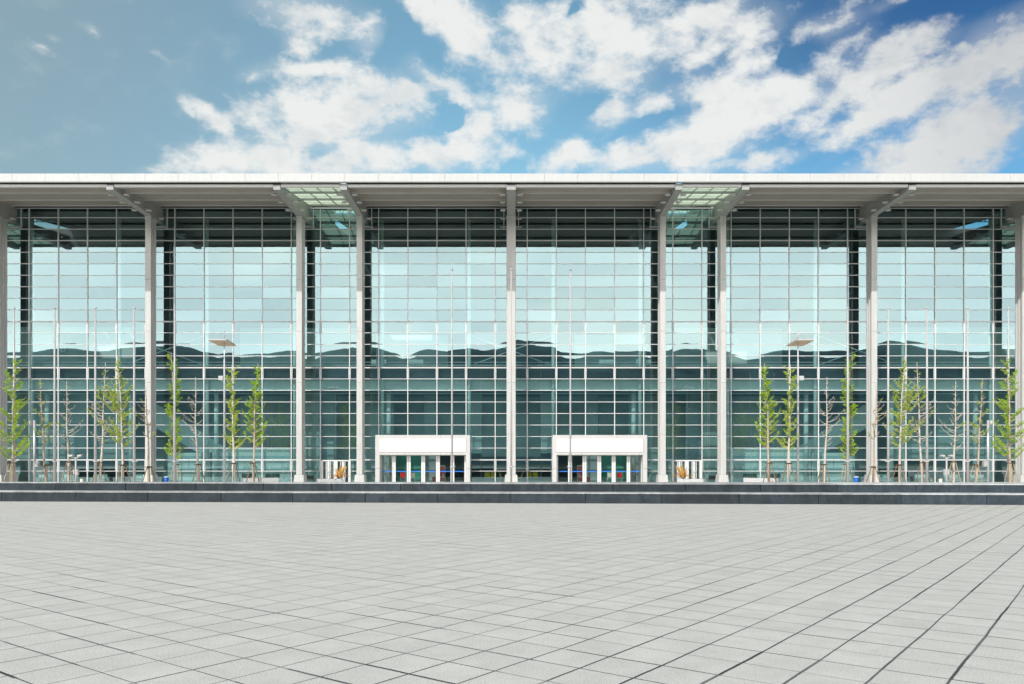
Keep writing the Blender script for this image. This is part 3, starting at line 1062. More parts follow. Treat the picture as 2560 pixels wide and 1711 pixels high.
b.build('floor_slab', INWALL, hall, ORG)
b = MB()
b.box(X0 + .01, X1 - .01, YG + 0.61, YB - 0.01, ZS1 - 0.055, ZS1 - 0.005)
b.build('upper_floor', mat('darkened_upper_floor', (.09, .10, .10), .9), hall, ORG)  # floor colour darkened to cut sunlight bounced up to the roof
b = MB()
b.box(X0 + .01, X1 - .01, YG + 1.2, YG + 1.35, Z(976, YG + 1.2), ZS0 + 0.19)
b.box(X0 + .01, X1 - .01, YG + 2.5, YG + 2.62, Z(985.5, YG + 2.5), Z(982.5, YG + 2.5))
b.box(X0 + .01, X1 - .01, YG + 0.9, YG + 0.95, Z(914, YG + .9), Z(912.5, YG + .9))
b.box(X0 + .01, X1 - .01, YG + 0.9, YG + 0.95, Z(906.5, YG + .9), Z(905.5, YG + .9))
b.build('bulkhead', INWHITE, hall, ORG)
b = MB()
for s in (1, -1):
    for a, c, yy, z0, z1 in ((-60, 95, 73.6, 2.1, 7.9), (95, 215, 72.8, 2.1, 7.9), (215, 338, 73.6, 2.1, 7.9), (338, 600, 77.6, 0, 7.9), (600, 735, 75.5, 0, 7.9), (735, 800, 73.0, 0, 7.9), (800, 842, 73.8, 0, 7.9), (842, 900, 75.4, 0, 7.9),
                             (900, 985, 74.5, 0, 7.9), (985, 1060, 76.5, 3.5, 7.9), (1060, 1095, 74.2, 0, 7.9), (1095, 1170, 75.6, 2.4, 7.9), (1170, 1205, 73.4, 2.6, 7.9), (1205, 1277, 76.0, 2.3, 7.9)):
        u, v_ = sorted((s * X(a, yy), s * X(c, yy)))
        b.box(u + .02, v_ - .02, yy, yy + 0.2, z0, z1)
    for a, c, yy, z0, z1 in ((-60, 340, 79.5, 9.9, 15), (600, 900, 80, 9.9, 15), (940, 1120, 78, 9.9, 14)):
        u, v_ = sorted((s * X(a, yy), s * X(c, yy)))
        b.box(u + .02, v_ - .02, yy, yy + 0.2, z0, z1)
b.build('inner_wall', INWALL, hall, ORG)
b = MB()
for s in (1, -1):
    u, v_ = sorted((s * X(985, 76), s * X(1060, 76)))
    b.box(u, v_, 76, 76.2, 0.02, 3.4)
b.build('green_wall', GREENW, hall, ORG)
for s in (1, -1):
    for p in (-139, 80, 299, 518, 737, 956, 1173):
        b = MB()
        b.tube([(s * X(p, 69.4), 69.4, 0.02), (s * X(p, 69.4), 69.4, 22.5)], 0.15, 14)
        b.build('inner_post', INWHITE, hall, ORG, smooth=True)
    for p in (118, 328, 541, 742, 972):
        b = MB()
        yy = 71.2
        b.tube([(s * X(p, yy), yy, 0.02), (s * X(p, yy), yy, ZS0 + 0.19)], 0.2, 14)
        b.build('inner_column', INWHITE, hall, ORG, smooth=True)
    b = MB()
    y_ = 69.75
    b.tube([(s * X(303, y_), y_, Z(838, y_)), (s * X(514, y_), y_, Z(915, y_))], 0.035, 6)
    b.tube([(s * X(514, y_), y_ + .1, Z(838, y_)), (s * X(303, y_), y_ + .1, Z(915, y_))], 0.035, 6)
    b.build('brace_rod', INWHITE, hall, ORG, smooth=True)
b = MB()
y_ = 69.75
b.tube([(X(1173, y_), y_, Z(838, y_)), (X(1383, y_), y_, Z(915, y_))], 0.035, 6)
b.tube([(X(1383, y_), y_ + .1, Z(838, y_)), (X(1173, y_), y_ + .1, Z(915, y_))], 0.035, 6)
b.build('brace_rod', INWHITE, hall, ORG, smooth=True)

# ------------------------------------------------------------------ spotlights along the beams
SPOTG = 'spotlights fixed beside the roof beams'
ORD = ['outermost', 'second', 'third', 'innermost']
COLN = {1: 'first beam from the left edge', 376: 'second beam from the left edge', 751: 'third beam from the left edge', 901: 'fourth beam from the left edge', 1278: 'central beam',
        1655: 'fourth beam from the right edge', 1805: 'third beam from the right edge', 2180: 'second beam from the right edge', 2555: 'first beam from the right edge'}
b = MB()
b.lathe([(0.02, 0.10), (0.10, 0.09), (0.22, 0.02), (0.23, 0.0), (0.21, -0.03), (0.05, -0.035)], n=14)
b.bar((0.0, 0, 0.06), (0.34, 0, 0.16), 0.05, 0.05)
proto = b.build('spotlight', WHITE, None)
first = True
for p, nm in COLN.items():
    x = X(p, YC)
    hw = 0.34 if p == 1278 else 0.262
    for side in (-1, 1):
        for k, yy in enumerate((61.2, 63.0, 65.0, 67.3)):
            o = proto if first else proto.copy()
            if not first:
                COL.objects.link(o)
            first = False
            o.location = (x + side * (hw + 0.32), yy, ZB + 0.06)
            o.scale = (-side, 1, 1)
            tag(o, f"{ORD[k]} white spotlight on the {'left' if side < 0 else 'right'} of the {nm}", 'spotlight', SPOTG)

# ------------------------------------------------------------------ flagpoles
SIDE = {1: 'left', -1: 'right'}


def flagpole(h, r0, r1, ring):
    t = thing('flagpole', 'flagpole', 'flagpole')
    b = MB()
    b.tube([(0, 0, 0), (0, 0, h * .5), (0, 0, h)], [r0, (r0 + r1) / 2, r1], 12)
    b.build('shaft', POLE, t, smooth=True)
    b = MB()
    b.lathe([(0.02, h), (0.065, h + 0.02), (0.075, h + .07), (0.065, h + .12), (0.02, h + .15)], n=12)
    b.build('finial', POLE, t, smooth=True)
    b = MB()
    b.lathe([(r0 + .005, ring - .05), (r0 + .045, ring - .03), (r0 + .05, ring), (r0 + .045, ring + .03), (r0 + .005, ring + .05)], n=14)
    b.bar((r0, 0, ring), (r0 + 0.13, -0.02, ring + .03), 0.03, 0.05)
    b.build('halyard_cleat', POLE, t, smooth=True)
    b = MB()
    b.lathe([(r0 + .14, 0.0), (r0 + .14, 0.04), (r0 + .05, 0.10), (r0 + .01, 0.12)], n=14)
    b.build('base_plate', STEEL, t, smooth=True)
    return t


FPG = 'white flagpoles in front of the glass facade'
pole = None
nms = ['outermost', 'second', 'third', 'fourth', 'innermost']
for k, (p, ring) in enumerate(((35, 1156), (136.5, 1147), (238.5, 1145), (335.5, 1156), (436.5, 1137))):
    for s in (1, -1):
        Y_ = 50.0
        loc = (s * X(p, Y_), Y_, 0)
        lab = f"{nms[k]} of the five shorter white flagpoles on the {SIDE[s]} side"
        if pole is None:
            pole = flagpole(Z(774, Y_), 0.085, 0.045, 1.9)
            pole.location = loc
            pole['label'] = lab
            pole['group'] = FPG
        else:
            dup(pole, loc, lab, group=FPG, flip=s < 0)
tall = flagpole(Z(677, 46), 0.062, 0.034, Z(1168, 46))
tall.location = (0, 46, 0)
tag(tall, 'tall white flagpole before the central column', None, 'three tall white flagpoles in the middle')
for s in (1, -1):
    dup(tall, (s * X(1130, 46), 46, 0), f"tall white flagpole before the {SIDE[s]} entrance portal", group='three tall white flagpoles in the middle', flip=s < 0)

# ------------------------------------------------------------------ lamp posts, camera post, twin lamp
Y_ = 52.0


def m_of(px, Yv=52.0):
    return px * Yv / F


lp = thing('lamp_post', 'tall grey lamp post with flat rectangular head in the left half', 'street lamp', (X(561, Y_), Y_, 0), group='lamp posts with flat heads')
zt = Z(858, Y_)
b = MB()
b.tube([(0, 0, 0), (0, 0, Z(976, Y_)), (0, 0, Z(902, Y_)), (0, 0, Z(898, Y_)), (0, 0, zt)], [0.075, 0.062, 0.055, 0.036, 0.034], 12)
b.build('post', STEEL, lp, smooth=True)
b = MB()
x0, x1 = -m_of(34), m_of(19)
b.add([(x0, -0.5, zt + .10), (x1 - .18, -0.5, zt + .10), (x1, 0.75, zt - .10), (x0 + .3, 0.75, zt - .10), (x0, -0.5, zt + .19), (x1 - .18, -0.5, zt + .19), (x1, 0.75, zt - .0), (x0 + .3, 0.75, zt - .0)],
      [(0, 3, 2, 1), (4, 5, 6, 7), (0, 1, 5, 4), (1, 2, 6, 5), (2, 3, 7, 6), (3, 0, 4, 7)])
hd = b.build('lamp_head', POLE, lp)
b = MB()
b.add([(x0 + .05, -0.46, zt + .09), (x1 - .2, -0.46, zt + .09), (x1 - .05, 0.70, zt - .098), (x0 + .33, 0.70, zt - .098)], [(0, 3, 2, 1)])
b.build('lamp_lens', TAN, hd)
b = MB()
b.tube([(0, 0, zt + .1), (0, 0, Z(824, Y_))], [0.05, 0.02], 8)
b.tube([(0, 0, Z(830, Y_)), (-m_of(20), 0, zt + .12)], 0.008, 4)
b.build('mast', POLE, lp, smooth=True)
b = MB()
b.cbox(-m_of(14), -m_of(2), -0.12, 0.12, Z(951, Y_), Z(940.5, Y_), 0.02)
b.build('control_box', GREYBOX, lp)
dup(lp, (-X(561, Y_), Y_, 0), 'tall grey lamp post with flat rectangular head in the right half', flip=True)

cp = thing('camera_post', 'grey surveillance camera post with a white cabinet in the left half', 'camera post', (X(86, 51), 51, 0), group='surveillance camera posts')
zt = Z(1051, 51)
b = MB()
b.tube([(0, 0, 0), (0, 0, zt)], [0.075, 0.07], 12)
b.build('post', STEEL, cp, smooth=True)
b = MB()
b.cbox(0.09, 0.31, -0.12, 0.12, Z(1167, 51), Z(1153, 51), 0.015)
b.build('cabinet', POLE, cp)
b = MB()
b.bar((-0.05, 0, zt - .12), (-0.16, 0, zt - .06), .06, .06)
b.lathe([(0.01, zt - .34), (0.07, zt - .32), (0.11, zt - .24), (0.12, zt - .16), (0.10, zt - .06), (0.04, zt - .01)], -0.2, 0, 14)
b.build('dome_camera', POLE, cp, smooth=True)
dup(cp, (-X(86, 51), 51, 0), 'grey surveillance camera post with a white cabinet in the right half', flip=True)

tl = thing('twin_floodlight', 'short white post with two floodlight heads in the left half', 'floodlight', (X(189.5, 50.5), 50.5, 0), group='short twin floodlights')
zt = Z(1144, 50.5)
b = MB()
b.tube([(0, 0, 0), (0, 0, zt)], [0.055, 0.05], 10)
b.build('post', POLE, tl, smooth=True)
b = MB()
b.tube([(-.30, 0, zt + .04), (-.12, 0, zt - .03), (.12, 0, zt - .03), (.30, 0, zt + .04)], 0.03, 8)
b.build('cross_arm', POLE, tl, smooth=True)
for s in (1, -1):
    b = MB()
    x0, x1 = sorted((s * .14, s * .40))
    zz = zt + .02
    b.add([(x0, -.16, zz + .02), (x1, -.16, zz + .05), (x1, .14, zz + .05), (x0, .14, zz + .02), (x0 + .03, -.13, zz + .13), (x1 - .01, -.13, zz + .16), (x1 - .01, .12, zz + .16), (x0 + .03, .12, zz + .13)],
          [(0, 3, 2, 1), (4, 5, 6, 7), (0, 1, 5, 4), (1, 2, 6, 5), (2, 3, 7, 6), (3, 0, 4, 7)])
    b.build('lamp_head', POLE, tl)
b = MB()
b.cbox(.05, .17, -.1, .1, Z(1188, 50.5), Z(1174, 50.5), .015)
b.cbox(-.15, -.05, -.08, .08, Z(1186, 50.5), Z(1174, 50.5), .015)
b.build('control_box', POLE, tl)
dup(tl, (-X(189.5, 50.5), 50.5, 0), 'short white post with two floodlight heads in the right half', flip=True)


# ------------------------------------------------------------------ trees with their support stakes
def make_tree(px, lean_px, ytop, Yv, hw_px, leaf, n_br, seed, bark, first_y=1110, shape='cone', leafy=1.0):
    rnd = random.Random(seed)
    H = Z(ytop, Yv)
    lean = m_of(lean_px, Yv)
    hw = m_of(hw_px, Yv)
    t = thing('young_tree', 'tree', 'tree', (X(px, Yv), Yv, 0))
    N = 14
    ph1, ph2 = rnd.uniform(0, 6), rnd.uniform(0, 6)

    def axis_at(s):
        return Vector((lean * s + 0.045 * math.sin(5 * s + ph1) + 0.02 * math.sin(13 * s + ph2), 0.05 * math.sin(4 * s + ph2), H * s))
    trunk = MB()
    r0 = 0.088
    trunk.tube([axis_at(i / N) for i in range(N + 1)], [r0 * (1.25 if i == 0 else 1) * (1 - 0.9 * (i / N) ** 0.85) + 0.006 for i in range(N + 1)], 9)
    trunk.build('trunk', bark, t, smooth=True)
    limbs, lv = MB(), MB()
    s0 = Z(first_y, Yv) / H
    tuft = []
    for i in range(n_br):
        u = (i + rnd.uniform(-.3, .3)) / n_br
        u = min(max(u, 0), .985)
        s = s0 + (0.97 - s0) * u
        a = rnd.uniform(0, 6.283)
        if shape == 'cone':
            ln = hw * (1.08 - 0.82 * u) * rnd.uniform(.55, 1.15)
        elif shape == 'column':
            ln = hw * (1.0 - 0.45 * u) * rnd.uniform(.6, 1.15)
        else:
            ln = hw * (0.75 + 0.5 * math.sin(math.pi * min(1, u * 1.3)) - 0.8 * u * u) * rnd.uniform(.5, 1.2)
        ln = max(ln, 0.14)
        st = axis_at(s)
        out = Vector((math.cos(a), math.sin(a), 0))
        rise = rnd.uniform(.45, .85)
        pts = []
        M = 6
        for k in range(M + 1):
            q = k / M
            pts.append(st + out * ln * (q ** 0.85) + Vector((0, 0, ln * rise * (q ** 1.7) * 1.15)) + Vector((rnd.uniform(-.02, .02), rnd.uniform(-.02, .02), rnd.uniform(-.02, .02))) * (1 if k else 0))
        rb = 0.026 * (1 - 0.55 * u) + 0.006
        limbs.tube(pts, [rb * (1 - .78 * k / M) for k in range(M + 1)], 5)
        tuft.append((pts, ln))
        for j in range(2 + int(ln * 3)):
            k = rnd.randint(1, M - 1)
            base = pts[k]
            dirv = (pts[k + 1] - pts[k]).normalized()
            side = dirv.cross(Vector((0, 0, 1)))
            side = side.normalized() if side.length > 1e-3 else Vector((1, 0, 0))
            tip = base + (dirv * .5 + side * rnd.choice((-1, 1)) * rnd.uniform(.3, .8) + Vector((0, 0, rnd.uniform(.2, .9)))).normalized() * ln * rnd.uniform(.18, .42)
            midp = (base + tip) / 2 + Vector((0, 0, -.03 * ln))
            limbs.tube([base, midp, tip], [rb * .42, rb * .3, rb * .14], 4)
            tuft.append(([base, midp, tip], ln * .3))
    limbs.build('crown', bark, t, smooth=True)
    if leaf is not None:
        for pts, ln in tuft:
            if rnd.random() > leafy:
                continue
            tot = sum((pts[i + 1] - pts[i]).length for i in range(len(pts) - 1))
            nn = max(2, int(tot / 0.06))
            for q in range(nn):
                f_ = 0.18 + 0.82 * (q + rnd.random()) / nn
                ii = min(int(f_ * (len(pts) - 1)), len(pts) - 2)
                fr = f_ * (len(pts) - 1) - ii
                c = pts[ii].lerp(pts[ii + 1], min(fr, 1))
                for _ in range(rnd.randint(2, 4)):
                    d = Vector((rnd.gauss(0, .7), rnd.gauss(0, .7), rnd.uniform(.0, 1.1))).normalized()
                    l = rnd.uniform(.08, .19)
                    wv = d.cross(Vector((rnd.gauss(0, 1), rnd.gauss(0, 1), rnd.gauss(0, 1)))).normalized() * rnd.uniform(.014, .030)
                    c2 = c + Vector((rnd.gauss(0, .012), rnd.gauss(0, .012), rnd.gauss(0, .012)))
                    lv.add([c2, c2 + d * l * .5 + wv, c2 + d * l, c2 + d * l * .5 - wv], [(0, 1, 2, 3)])
        lv.build('foliage', leaf, t)
    return t


def make_stakes(px, Yv, ztie, seed, wood):
    rnd = random.Random(seed)
    t = thing('support_frame', 'stakes', 'tree support', (X(px, Yv), Yv, 0))
    a0 = rnd.uniform(.3, .9)
    for k in range(4):
        a = a0 + k * math.pi / 2 + rnd.uniform(-.15, .15)
        rr = rnd.uniform(.48, .62)
        b = MB()
        b.tube([(math.cos(a) * rr, math.sin(a) * rr, 0), (math.cos(a) * .11, math.sin(a) * .11, ztie + rnd.uniform(-.02, .08))], [0.034, 0.026], 6)
        b.build('stake', wood, t, smooth=True)
    b = MB()
    b.lathe([(0.10, ztie - .05), (0.135, ztie - .035), (0.135, ztie + .03), (0.10, ztie + .045)], n=10)
    b.tube([(-.24, -.12, ztie), (.24, -.12, ztie + .01)], .018, 5)
    b.tube([(-.22, .12, ztie), (.22, .12, ztie - .01)], .018, 5)
    b.build('binding', ROPE, t)
    return t


TREES = [
    # px, lean px, top, Y, half width, leaf, limbs, bark, first, shape, leafy, tie y, wood, words
    (28, 12, 892, 49.0, 46, LEAF_G, 46, BARK, 1150, 'cone', .9, 1158, STAKEL, 'wide green leafed young tree behind the outermost flagpole'),
    (117, -18, 949, 50.8, 22, LEAF_Y, 34, BARK, 1110, 'cone', .28, 1163, STAKEL, 'thin leaning tree with few yellow leaves beside the camera post'),
    (172, -5, 952, 51.4, 32, LEAF_Y, 26, BARKG, 1128, 'oval', .05, 1155, STAKEL, 'bare branched young tree beside the twin floodlight'),
    (249, 16, 906, 51.2, 34, LEAF_Y, 28, BARKG, 1112, 'oval', .16, 1157, STAKE, 'nearly bare leaning tree just inside the third flagpole'),
    (308, -12, 892, 50.6, 46, LEAF_Y, 46, BARKG, 1120, 'oval', .85, 1163, STAKE, 'broad yellow green tree beside the fourth flagpole'),
    (373, -8, 965, 52.0, 34, LEAF_Y, 20, BARK, 1100, 'oval', .12, 1168, STAKE, 'bare tree standing in front of a white column'),
    (440, -12, 883, 51.2, 23, LEAF_G, 66, BARK, 1150, 'column', 1.0, 1161, STAKEL, 'narrow bright green tree behind the innermost shorter flagpole'),
    (496, -8, 943, 51.6, 30, LEAF_Y, 24, BARKG, 1118, 'oval', .0, 1162, STAKE, 'leafless tree between flagpole and lamp post'),
    (584, -3, 912, 51.0, 26, LEAF_Y, 46, BARKG, 1128, 'column', .95, 1159, STAKE, 'slim pale trunked tree with thin leaves beside the lamp post'),
    (632, 12, 909, 51.4, 34, LEAF_G, 56, BARK, 1120, 'cone', 1.0, 1158, STAKE, 'bushy green tree next to the long white planter'),
]
for k, (px, ln, yt, Yv, hw, lf, nb, bk, fy, shp, lfy, ty, wd, words) in enumerate(TREES):
    t = make_tree(px, ln, yt, Yv, hw, lf, nb, 100 + k, bk, fy, shp, lfy)
    tag(t, words + ', left half', None, 'young trees planted along the forecourt')
    dup(t, (-X(px, Yv), Yv, 0), words + ', right half', flip=True)
    sw = {STAKE: 'brown', STAKEL: 'pale'}[wd]
    sf = make_stakes(px, Yv, Z(ty, Yv), 300 + k, wd)
    tag(sf, f"{sw} stakes propping the {words.split(' tree')[0]} tree, left half", None, 'timber stakes round the young trees')
    dup(sf, (-X(px, Yv), Yv, 0), f"{sw} stakes propping the {words.split(' tree')[0]} tree, right half", flip=True)


# ------------------------------------------------------------------ planters and agaves
def planter(px0, px1, ytop, Yv, words, left_px):
    xa, xb = X(px0, Yv), X(px1, Yv)
    L = (xb - xa)
    t = thing('stone_planter', words + ', left half', 'planter', ((xa + xb) / 2, Yv, 0), rz=R(24), group='white stone planters')
    z1 = Z(ytop, Yv)
    l, w = L * .46, .42
    b = MB()
    b.cbox(-l, l, -w, w, 0, z1, .03)
    b.build('trough', STONE, t)
    b = MB()
    b.box(-l + .09, l - .09, -w + .09, w - .09, z1 - .05, z1 + .004)
    b.build('soil', mat('planter_soil', (.10, .07, .05), .95, .3, 12), t)
    dup(t, (-(xa + xb) / 2, Yv, 0), words + ', right half', flip=True)
    return t, z1


planter(606, 698, 1195.5, 55.0, 'long white stone planter beside the bushy tree', 0)
planter(792, 863, 1197.5, 55.0, 'white stone planter holding an orange agave', 0)
rn = random.Random(77)
ag = thing('agave_plant', 'orange spiky agave in the planter, left half', 'plant', (X(850, 55.35), 55.35, 0.66), group='orange agaves')
b = MB()
for i in range(34):
    a = i * 2.399 + rn.uniform(-.2, .2)
    ln = rn.uniform(.68, 1.0)
    up = rn.uniform(.45, 1.35)
    out = Vector((math.cos(a), math.sin(a), 0))
    sd_ = Vector((-math.sin(a), math.cos(a), 0))
    pts = []
    for k in range(7):
        q = k / 6
        pts.append(Vector((0, 0, .08)) + out * ln * q * math.cos(up * .8) + Vector((0, 0, ln * (math.sin(up) * q * 1.25 - (1.15 - up * .65) * .75 * q * q))))
    wd = [.035, .065, .078, .075, .06, .038, .004]
    vs, fs = [], []
    for q, ww in zip(pts, wd):
        vs += [q - sd_ * ww + Vector((0, 0, .02)), q, q + sd_ * ww + Vector((0, 0, .02))]
    for k in range(6):
        fs += [(k * 3, k * 3 + 1, k * 3 + 4, k * 3 + 3), (k * 3 + 1, k * 3 + 2, k * 3 + 5, k * 3 + 4)]
    b.add(vs, fs)
b.build('foliage', LEAF_O, ag, smooth=True)
dup(ag, (-X(850, 55.35), 55.35, .66), 'orange spiky agave in the planter, right half', flip=True)


# ------------------------------------------------------------------ things inside the hall
def chair(shell, name='cafe_chair'):
    t = thing(name, 'chair', 'chair')
    b = MB()
    b.cbox(-.22, .22, -.22, .2, .43, .47, .015)
    b.build('seat', shell, t)
    b = MB()
    b.add([(-.21, .19, .50), (.21, .19, .50), (.2, .28, .90), (-.2, .28, .90), (-.21, .22, .50), (.21, .22, .50), (.2, .31, .90), (-.2, .31, .90)],
          [(3, 2, 1, 0), (4, 5, 6, 7), (0, 1, 5, 4), (1, 2, 6, 5), (2, 3, 7, 6), (3, 0, 4, 7)])
    b.build('backrest', shell, t)
    for x in (-.2, .2):
        b = MB()
        b.tube([(x, -.22, 0), (x, -.2, .43)], .014, 6)
        b.build('leg', STEEL, t, smooth=True)
        b = MB()
        b.tube([(x, .27, 0), (x, .18, .45), (x, .29, .92)], .014, 6)
        b.build('leg', STEEL, t, smooth=True)
    return t


def place_pair(make, px, Yv, z, rz, words, group=None):
    t = make()
    t.location = (X(px, Yv), Yv, z)
    t.rotation_euler = (0, 0, rz)
    tag(t, words + ', left half', None, group)
    dup(t, (-X(px, Yv), Yv, z), words + ', right half', flip=True)
    return t


CHG = 'plastic chairs inside the hall'
place_pair(lambda: chair(YELLOW), 1218, 69.9, .02, R(180), 'yellow chair, outer one of the pair beside the central column', CHG)
place_pair(lambda: chair(mat('amber_plastic', (.72, .47, .02), .4)), 1233.5, 69.9, .02, R(180), 'amber chair, inner one of the pair beside the central column', CHG)
place_pair(lambda: chair(mat('orange_plastic', (.70, .34, .04), .4)), 1257, 69.8, .02, R(105), 'orange chair turned sideways behind the central column', CHG)
place_pair(lambda: chair(RED), 1008, 68.5, .02, R(180), 'red chair behind the entrance glass doors', CHG)
place_pair(lambda: chair(CREAM), 1032, 68.5, .02, R(180), 'cream chair behind the entrance glass doors', CHG)
place_pair(lambda: chair(LIME), 885, 70.2, .02, R(-100), 'lime chair seen sideways beside the narrow bay double doors', CHG)
place_pair(lambda: chair(mat('mustard_plastic', (.55, .50, .05), .4)), 931, 70.2, .02, R(-100), 'mustard chair seen sideways beside the entrance portal', CHG)
place_pair(lambda: chair(INWHITE), 936, 71.0, ZS1, R(180), 'white chair on the upper floor, outermost', CHG)
place_pair(lambda: chair(INWHITE), 961, 71.0, ZS1, R(180), 'white chair standing alone on the upper floor', CHG)
place_pair(lambda: chair(INWHITE), 1028, 71.0, ZS1, R(180), 'white upper floor chair, outer one of a row of three', CHG)
place_pair(lambda: chair(INWHITE), 1040, 71.0, ZS1, R(180), 'white upper floor chair, middle one of a row of three', CHG)
place_pair(lambda: chair(INWHITE), 1053, 71.0, ZS1, R(180), 'white upper floor chair, inner one of a row of three', CHG)


def kiosk():
    t = thing('vending_kiosk', 'kiosk', 'kiosk')
    b = MB()
    b.cbox(-.26, .26, -.25, .25, 0, 1.52, .03)
    b.build('cabinet', INWHITE, t)
    b = MB()
    b.box(-.22, .22, -.262, -.252, .55, 1.42)
    b.box(-.22, .22, -.262, -.252, .12, .50)
    b.build('front_panel', mat('red_kiosk_panel', (.42, .03, .02), .4, .3, 5), t)
    b = MB()
    b.box(.0, .17, -.275, -.264, .42, .78)
    b.build('screen', GREYBOX, t)
    return t


place_pair(kiosk, 1106, 70.6, .02, 0, 'red and white vending kiosk behind the entrance doors')


def redbox():
    t = thing('fire_cabinet', 'box', 'cabinet')
    b = MB()
    b.cbox(-.16, .16, -.12, .12, .12, .5, .02)
    b.build('body', mat('dull_red_metal', (.28, .02, .02), .5), t)
    b = MB()
    b.box(-.14, .14, -.1, .1, 0, .12)
    b.build('base', INDARK, t)
    return t


place_pair(redbox, 1085.5, 69.8, .02, 0, 'small dull red cabinet on the floor behind the entrance doors')


def sofa():
    t = thing('lounge_sofa', 'sofa', 'sofa')
    b = MB()
    b.cbox(-.62, .62, -.34, .3, .14, .42, .05)
    b.build('seat', INWHITE, t)
    b = MB()
    b.cbox(-.62, .62, .20, .38, .43, .74, .05)
    b.build('backrest', INWHITE, t)
    for x in (-.55, .55):
        b = MB()
        b.tube([(x, -.25, 0), (x, -.25, .14)], .02, 6)
        b.build('leg', STEEL, t)
        b = MB()
        b.tube([(x, .25, 0), (x, .25, .14)], .02, 6)
        b.build('leg', STEEL, t)
    return t


for px, wd in ((110, 'white lounge sofa behind glass beside the camera post'), (174, 'white lounge sofa behind glass beside the twin floodlight'), (247, 'white lounge sofa behind glass beneath the third flagpole'), (348, 'white lounge sofa behind glass next to the column with a tree before it')):
    place_pair(sofa, px, 70.4, .02, 0, wd, 'white lounge sofas inside the hall')


def bin_(col, lid, r, h):
    t = thing('litter_bin', 'bin', 'bin')
    b = MB()
    b.lathe([(r * .82, 0), (r * .86, .02), (r, h * .86)], n=16)
    b.build('body', col, t, smooth=True)
    b = MB()
    b.lathe([(r * 1.08, h * .86), (r * 1.08, h * .9), (r * .7, h), (r * .1, h * 1.02)], n=16)
    b.build('lid', lid, t, smooth=True)
    return t


place_pair(lambda: bin_(mat('bright_blue_plastic', (.0, .11, .52), .35), mat('pale_blue_rim', (.5, .62, .75), .4), .21, .62), 415.5, 67.4, 0, 0, 'bright blue bin at the foot of the glass wall')
place_pair(lambda: bin_(CREAM, INDARK, .14, .52), 204.5, 66.0, 0, 0, 'small cream bin with a dark lid by the glass wall')


def red_cart():
    t = thing('cart_stand_in', 'bench', 'bench')  # plain padded seat stands in for a stroller-like cart
    b = MB()
    b.cbox(-.32, .32, -.2, .2, .3, .62, .04)
    b.build('seat', MAROON, t)
    for x in (-.28, .28):
        for y in (-.16, .16):
            b = MB()
            b.tube([(x, y, 0), (x, y, .3)], .018, 6)
            b.build('leg', STEEL, t)
    return t


place_pair(red_cart, 773, 70.0, .02, 0, 'dark red cart built as a padded seat behind glass in the narrow bay')


def seat_row():
    t = thing('seat_row', 'seats', 'bench')
    for x in (-.42, 0, .42):
        b = MB()
        b.cbox(x - .2, x + .2, .1, .16, .42, .78, .02)
        b.build('backrest', mat('dark_grey_plastic', (.12, .14, .13), .5), t)
        b = MB()
        b.cbox(x - .2, x + .2, -.28, .1, .38, .42, .02)
        b.build('seat', MATS['dark_grey_plastic'], t)
    for x in (-.5, .5):
        b = MB()
        b.bar((x, 0, 0), (x, 0, .38), .05, .05)
        b.build('leg', STEEL, t)
    return t


place_pair(seat_row, 621, 70.0, .02, 0, 'row of three dark grey seats behind the outer end of the planter', 'rows of dark grey seats')
place_pair(seat_row, 680, 70.0, .02, 0, 'row of three dark grey seats behind the inner end of the planter', 'rows of dark grey seats')


def booth():
    t = thing('exhibition_booth', 'booth', 'booth')
    Yv = 71.5
    for a, c, z1 in ((419, 525, Z(1133, Yv)), (529, 726, Z(1122, Yv))):
        b = MB()
        xa, xb = X(a, Yv) - X(572, Yv), X(c, Yv) - X(572, Yv)
        b.cbox(xa, xb, 0, 2.4, 0, z1, .02)
        w = b.build('panel_wall', INWHITE, t)
        q = MB()
        for z0, z2 in ((Z(1177, Yv), Z(1169, Yv)), (Z(1147, Yv), Z(1141, Yv)), (.03, .2)):
            q.box(xa + .01, xb - .01, -.012, -.003, z0, z2)
        n = 2 if c - a < 150 else 3
        for k in range(1, n):
            xx = xa + (xb - xa) * k / n
            q.box(xx - .05, xx + .05, -.012, -.004, Z(1168.5, Yv), z1 - .25)
        q.build('panel_band', PALEBLUE, w)
    return t


place_pair(booth, 572, 71.5, .02, 0, 'long white panelled booth behind glass under the stair')


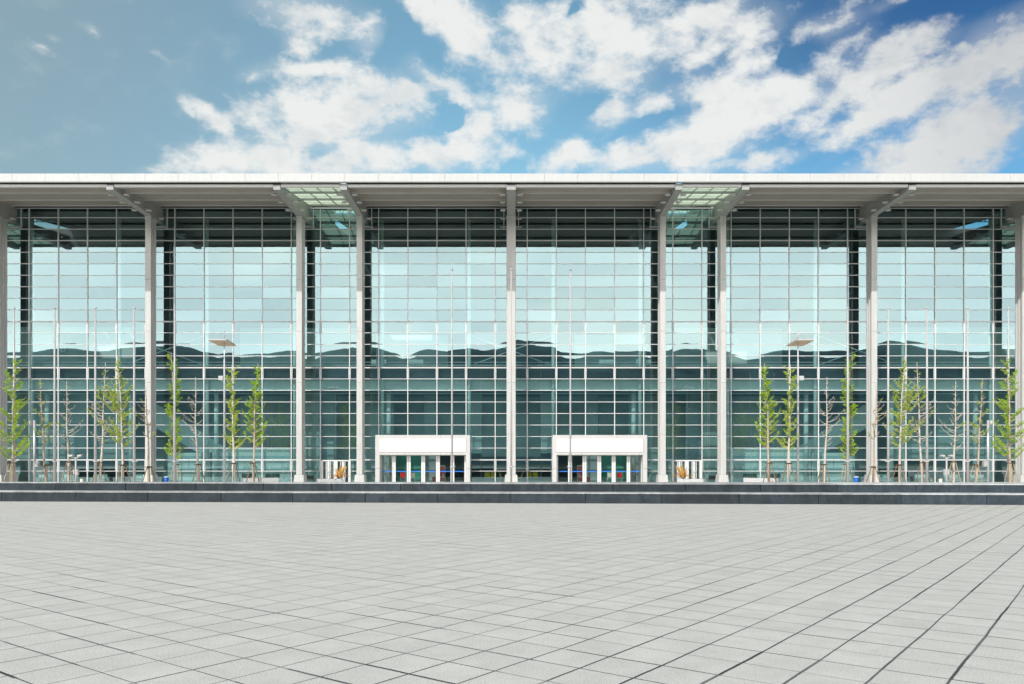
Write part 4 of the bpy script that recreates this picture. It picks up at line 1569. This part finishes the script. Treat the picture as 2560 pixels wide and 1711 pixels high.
def stair():
    t = thing('open_stair', 'stair', 'stair')
    Yv = 74.5
    ox = X(470, Yv)

    def q(px, py):
        return (X(px, Yv) - ox, Z(py, Yv))
    for y0 in (0, 1.9):
        b = MB()
        pl = [q(375, 1012), q(395, 1012), q(600, 1142), q(600, 1182), q(570, 1176), q(392, 1072), q(375, 1066)]
        vs = [(a, y0, z) for a, z in pl] + [(a, y0 + .12, z) for a, z in pl]
        n = len(pl)
        b.add(vs, [tuple(range(n)), tuple(range(2 * n - 1, n - 1, -1))] + [(i, n + i, n + (i + 1) % n, (i + 1) % n) for i in range(n)])
        s = b.build('side_panel', PALEBLUE if y0 else mat('pale_stair_panel', (.66, .72, .72), .5), t)
        r = MB()
        a, c = q(395, 1004), q(600, 1134)
        r.tube([(a[0], y0 + .06, a[1] + .25), (c[0], y0 + .06, c[1] + .25)], .035, 8)
        r.tube([(a[0], y0 + .06, a[1] + .05), (c[0], y0 + .06, c[1] + .05)], .02, 8)
        r.build('handrail', STEEL, s, smooth=True)
    b = MB()
    x0, z0 = q(395, 1062)
    x1, z1 = q(600, 1172)
    n = 14
    for k in range(n):
        u = k / n
        b.box(x0 + (x1 - x0) * u, x0 + (x1 - x0) * (u + 1 / n), .13, 1.89, z0 + (z1 - z0) * u - .2, z0 + (z1 - z0) * u)
    b.build('step_flight', INDARK, t)
    return t


place_pair(stair, 470, 74.5, 0, 0, 'pale sided stair descending behind the glass beside a column')

# the big letter on the upper and lower inner walls
for px, py, hh, Yv, nm, flr in ((2397, 873, 15, 79.3, 'upper', 'upper'), (2397, 1111, 15, 77.8, 'lower', 'lower')):
    cu = bpy.data.curves.new('wall_letter', 'FONT')
    cu.body = 'B'
    cu.size = hh * 1.42 * Yv / F
    cu.extrude = .03
    cu.align_x = 'CENTER'
    tmp = bpy.data.objects.new('tmp_letter', cu)
    COL.objects.link(tmp)
    bpy.context.view_layer.update()
    me = bpy.data.meshes.new_from_object(tmp.evaluated_get(bpy.context.evaluated_depsgraph_get()))
    bpy.data.objects.remove(tmp)
    me.name = 'wall_letter'
    me.materials.clear()
    me.materials.append(INWHITE)
    for s in (1, -1):
        o = bpy.data.objects.new('wall_letter', me)
        COL.objects.link(o)
        o.location = (s * X(px, Yv), Yv, Z(py + hh / 2, Yv))
        o.rotation_euler = (R(90), 0, 0)
        o.scale = (s * 1.25, 1, 1)
        tag(o, f"pale letter B on the {flr} inner wall" + ('' if s > 0 else ', seen reversed on the left'), 'letter', 'letters on the inner walls')
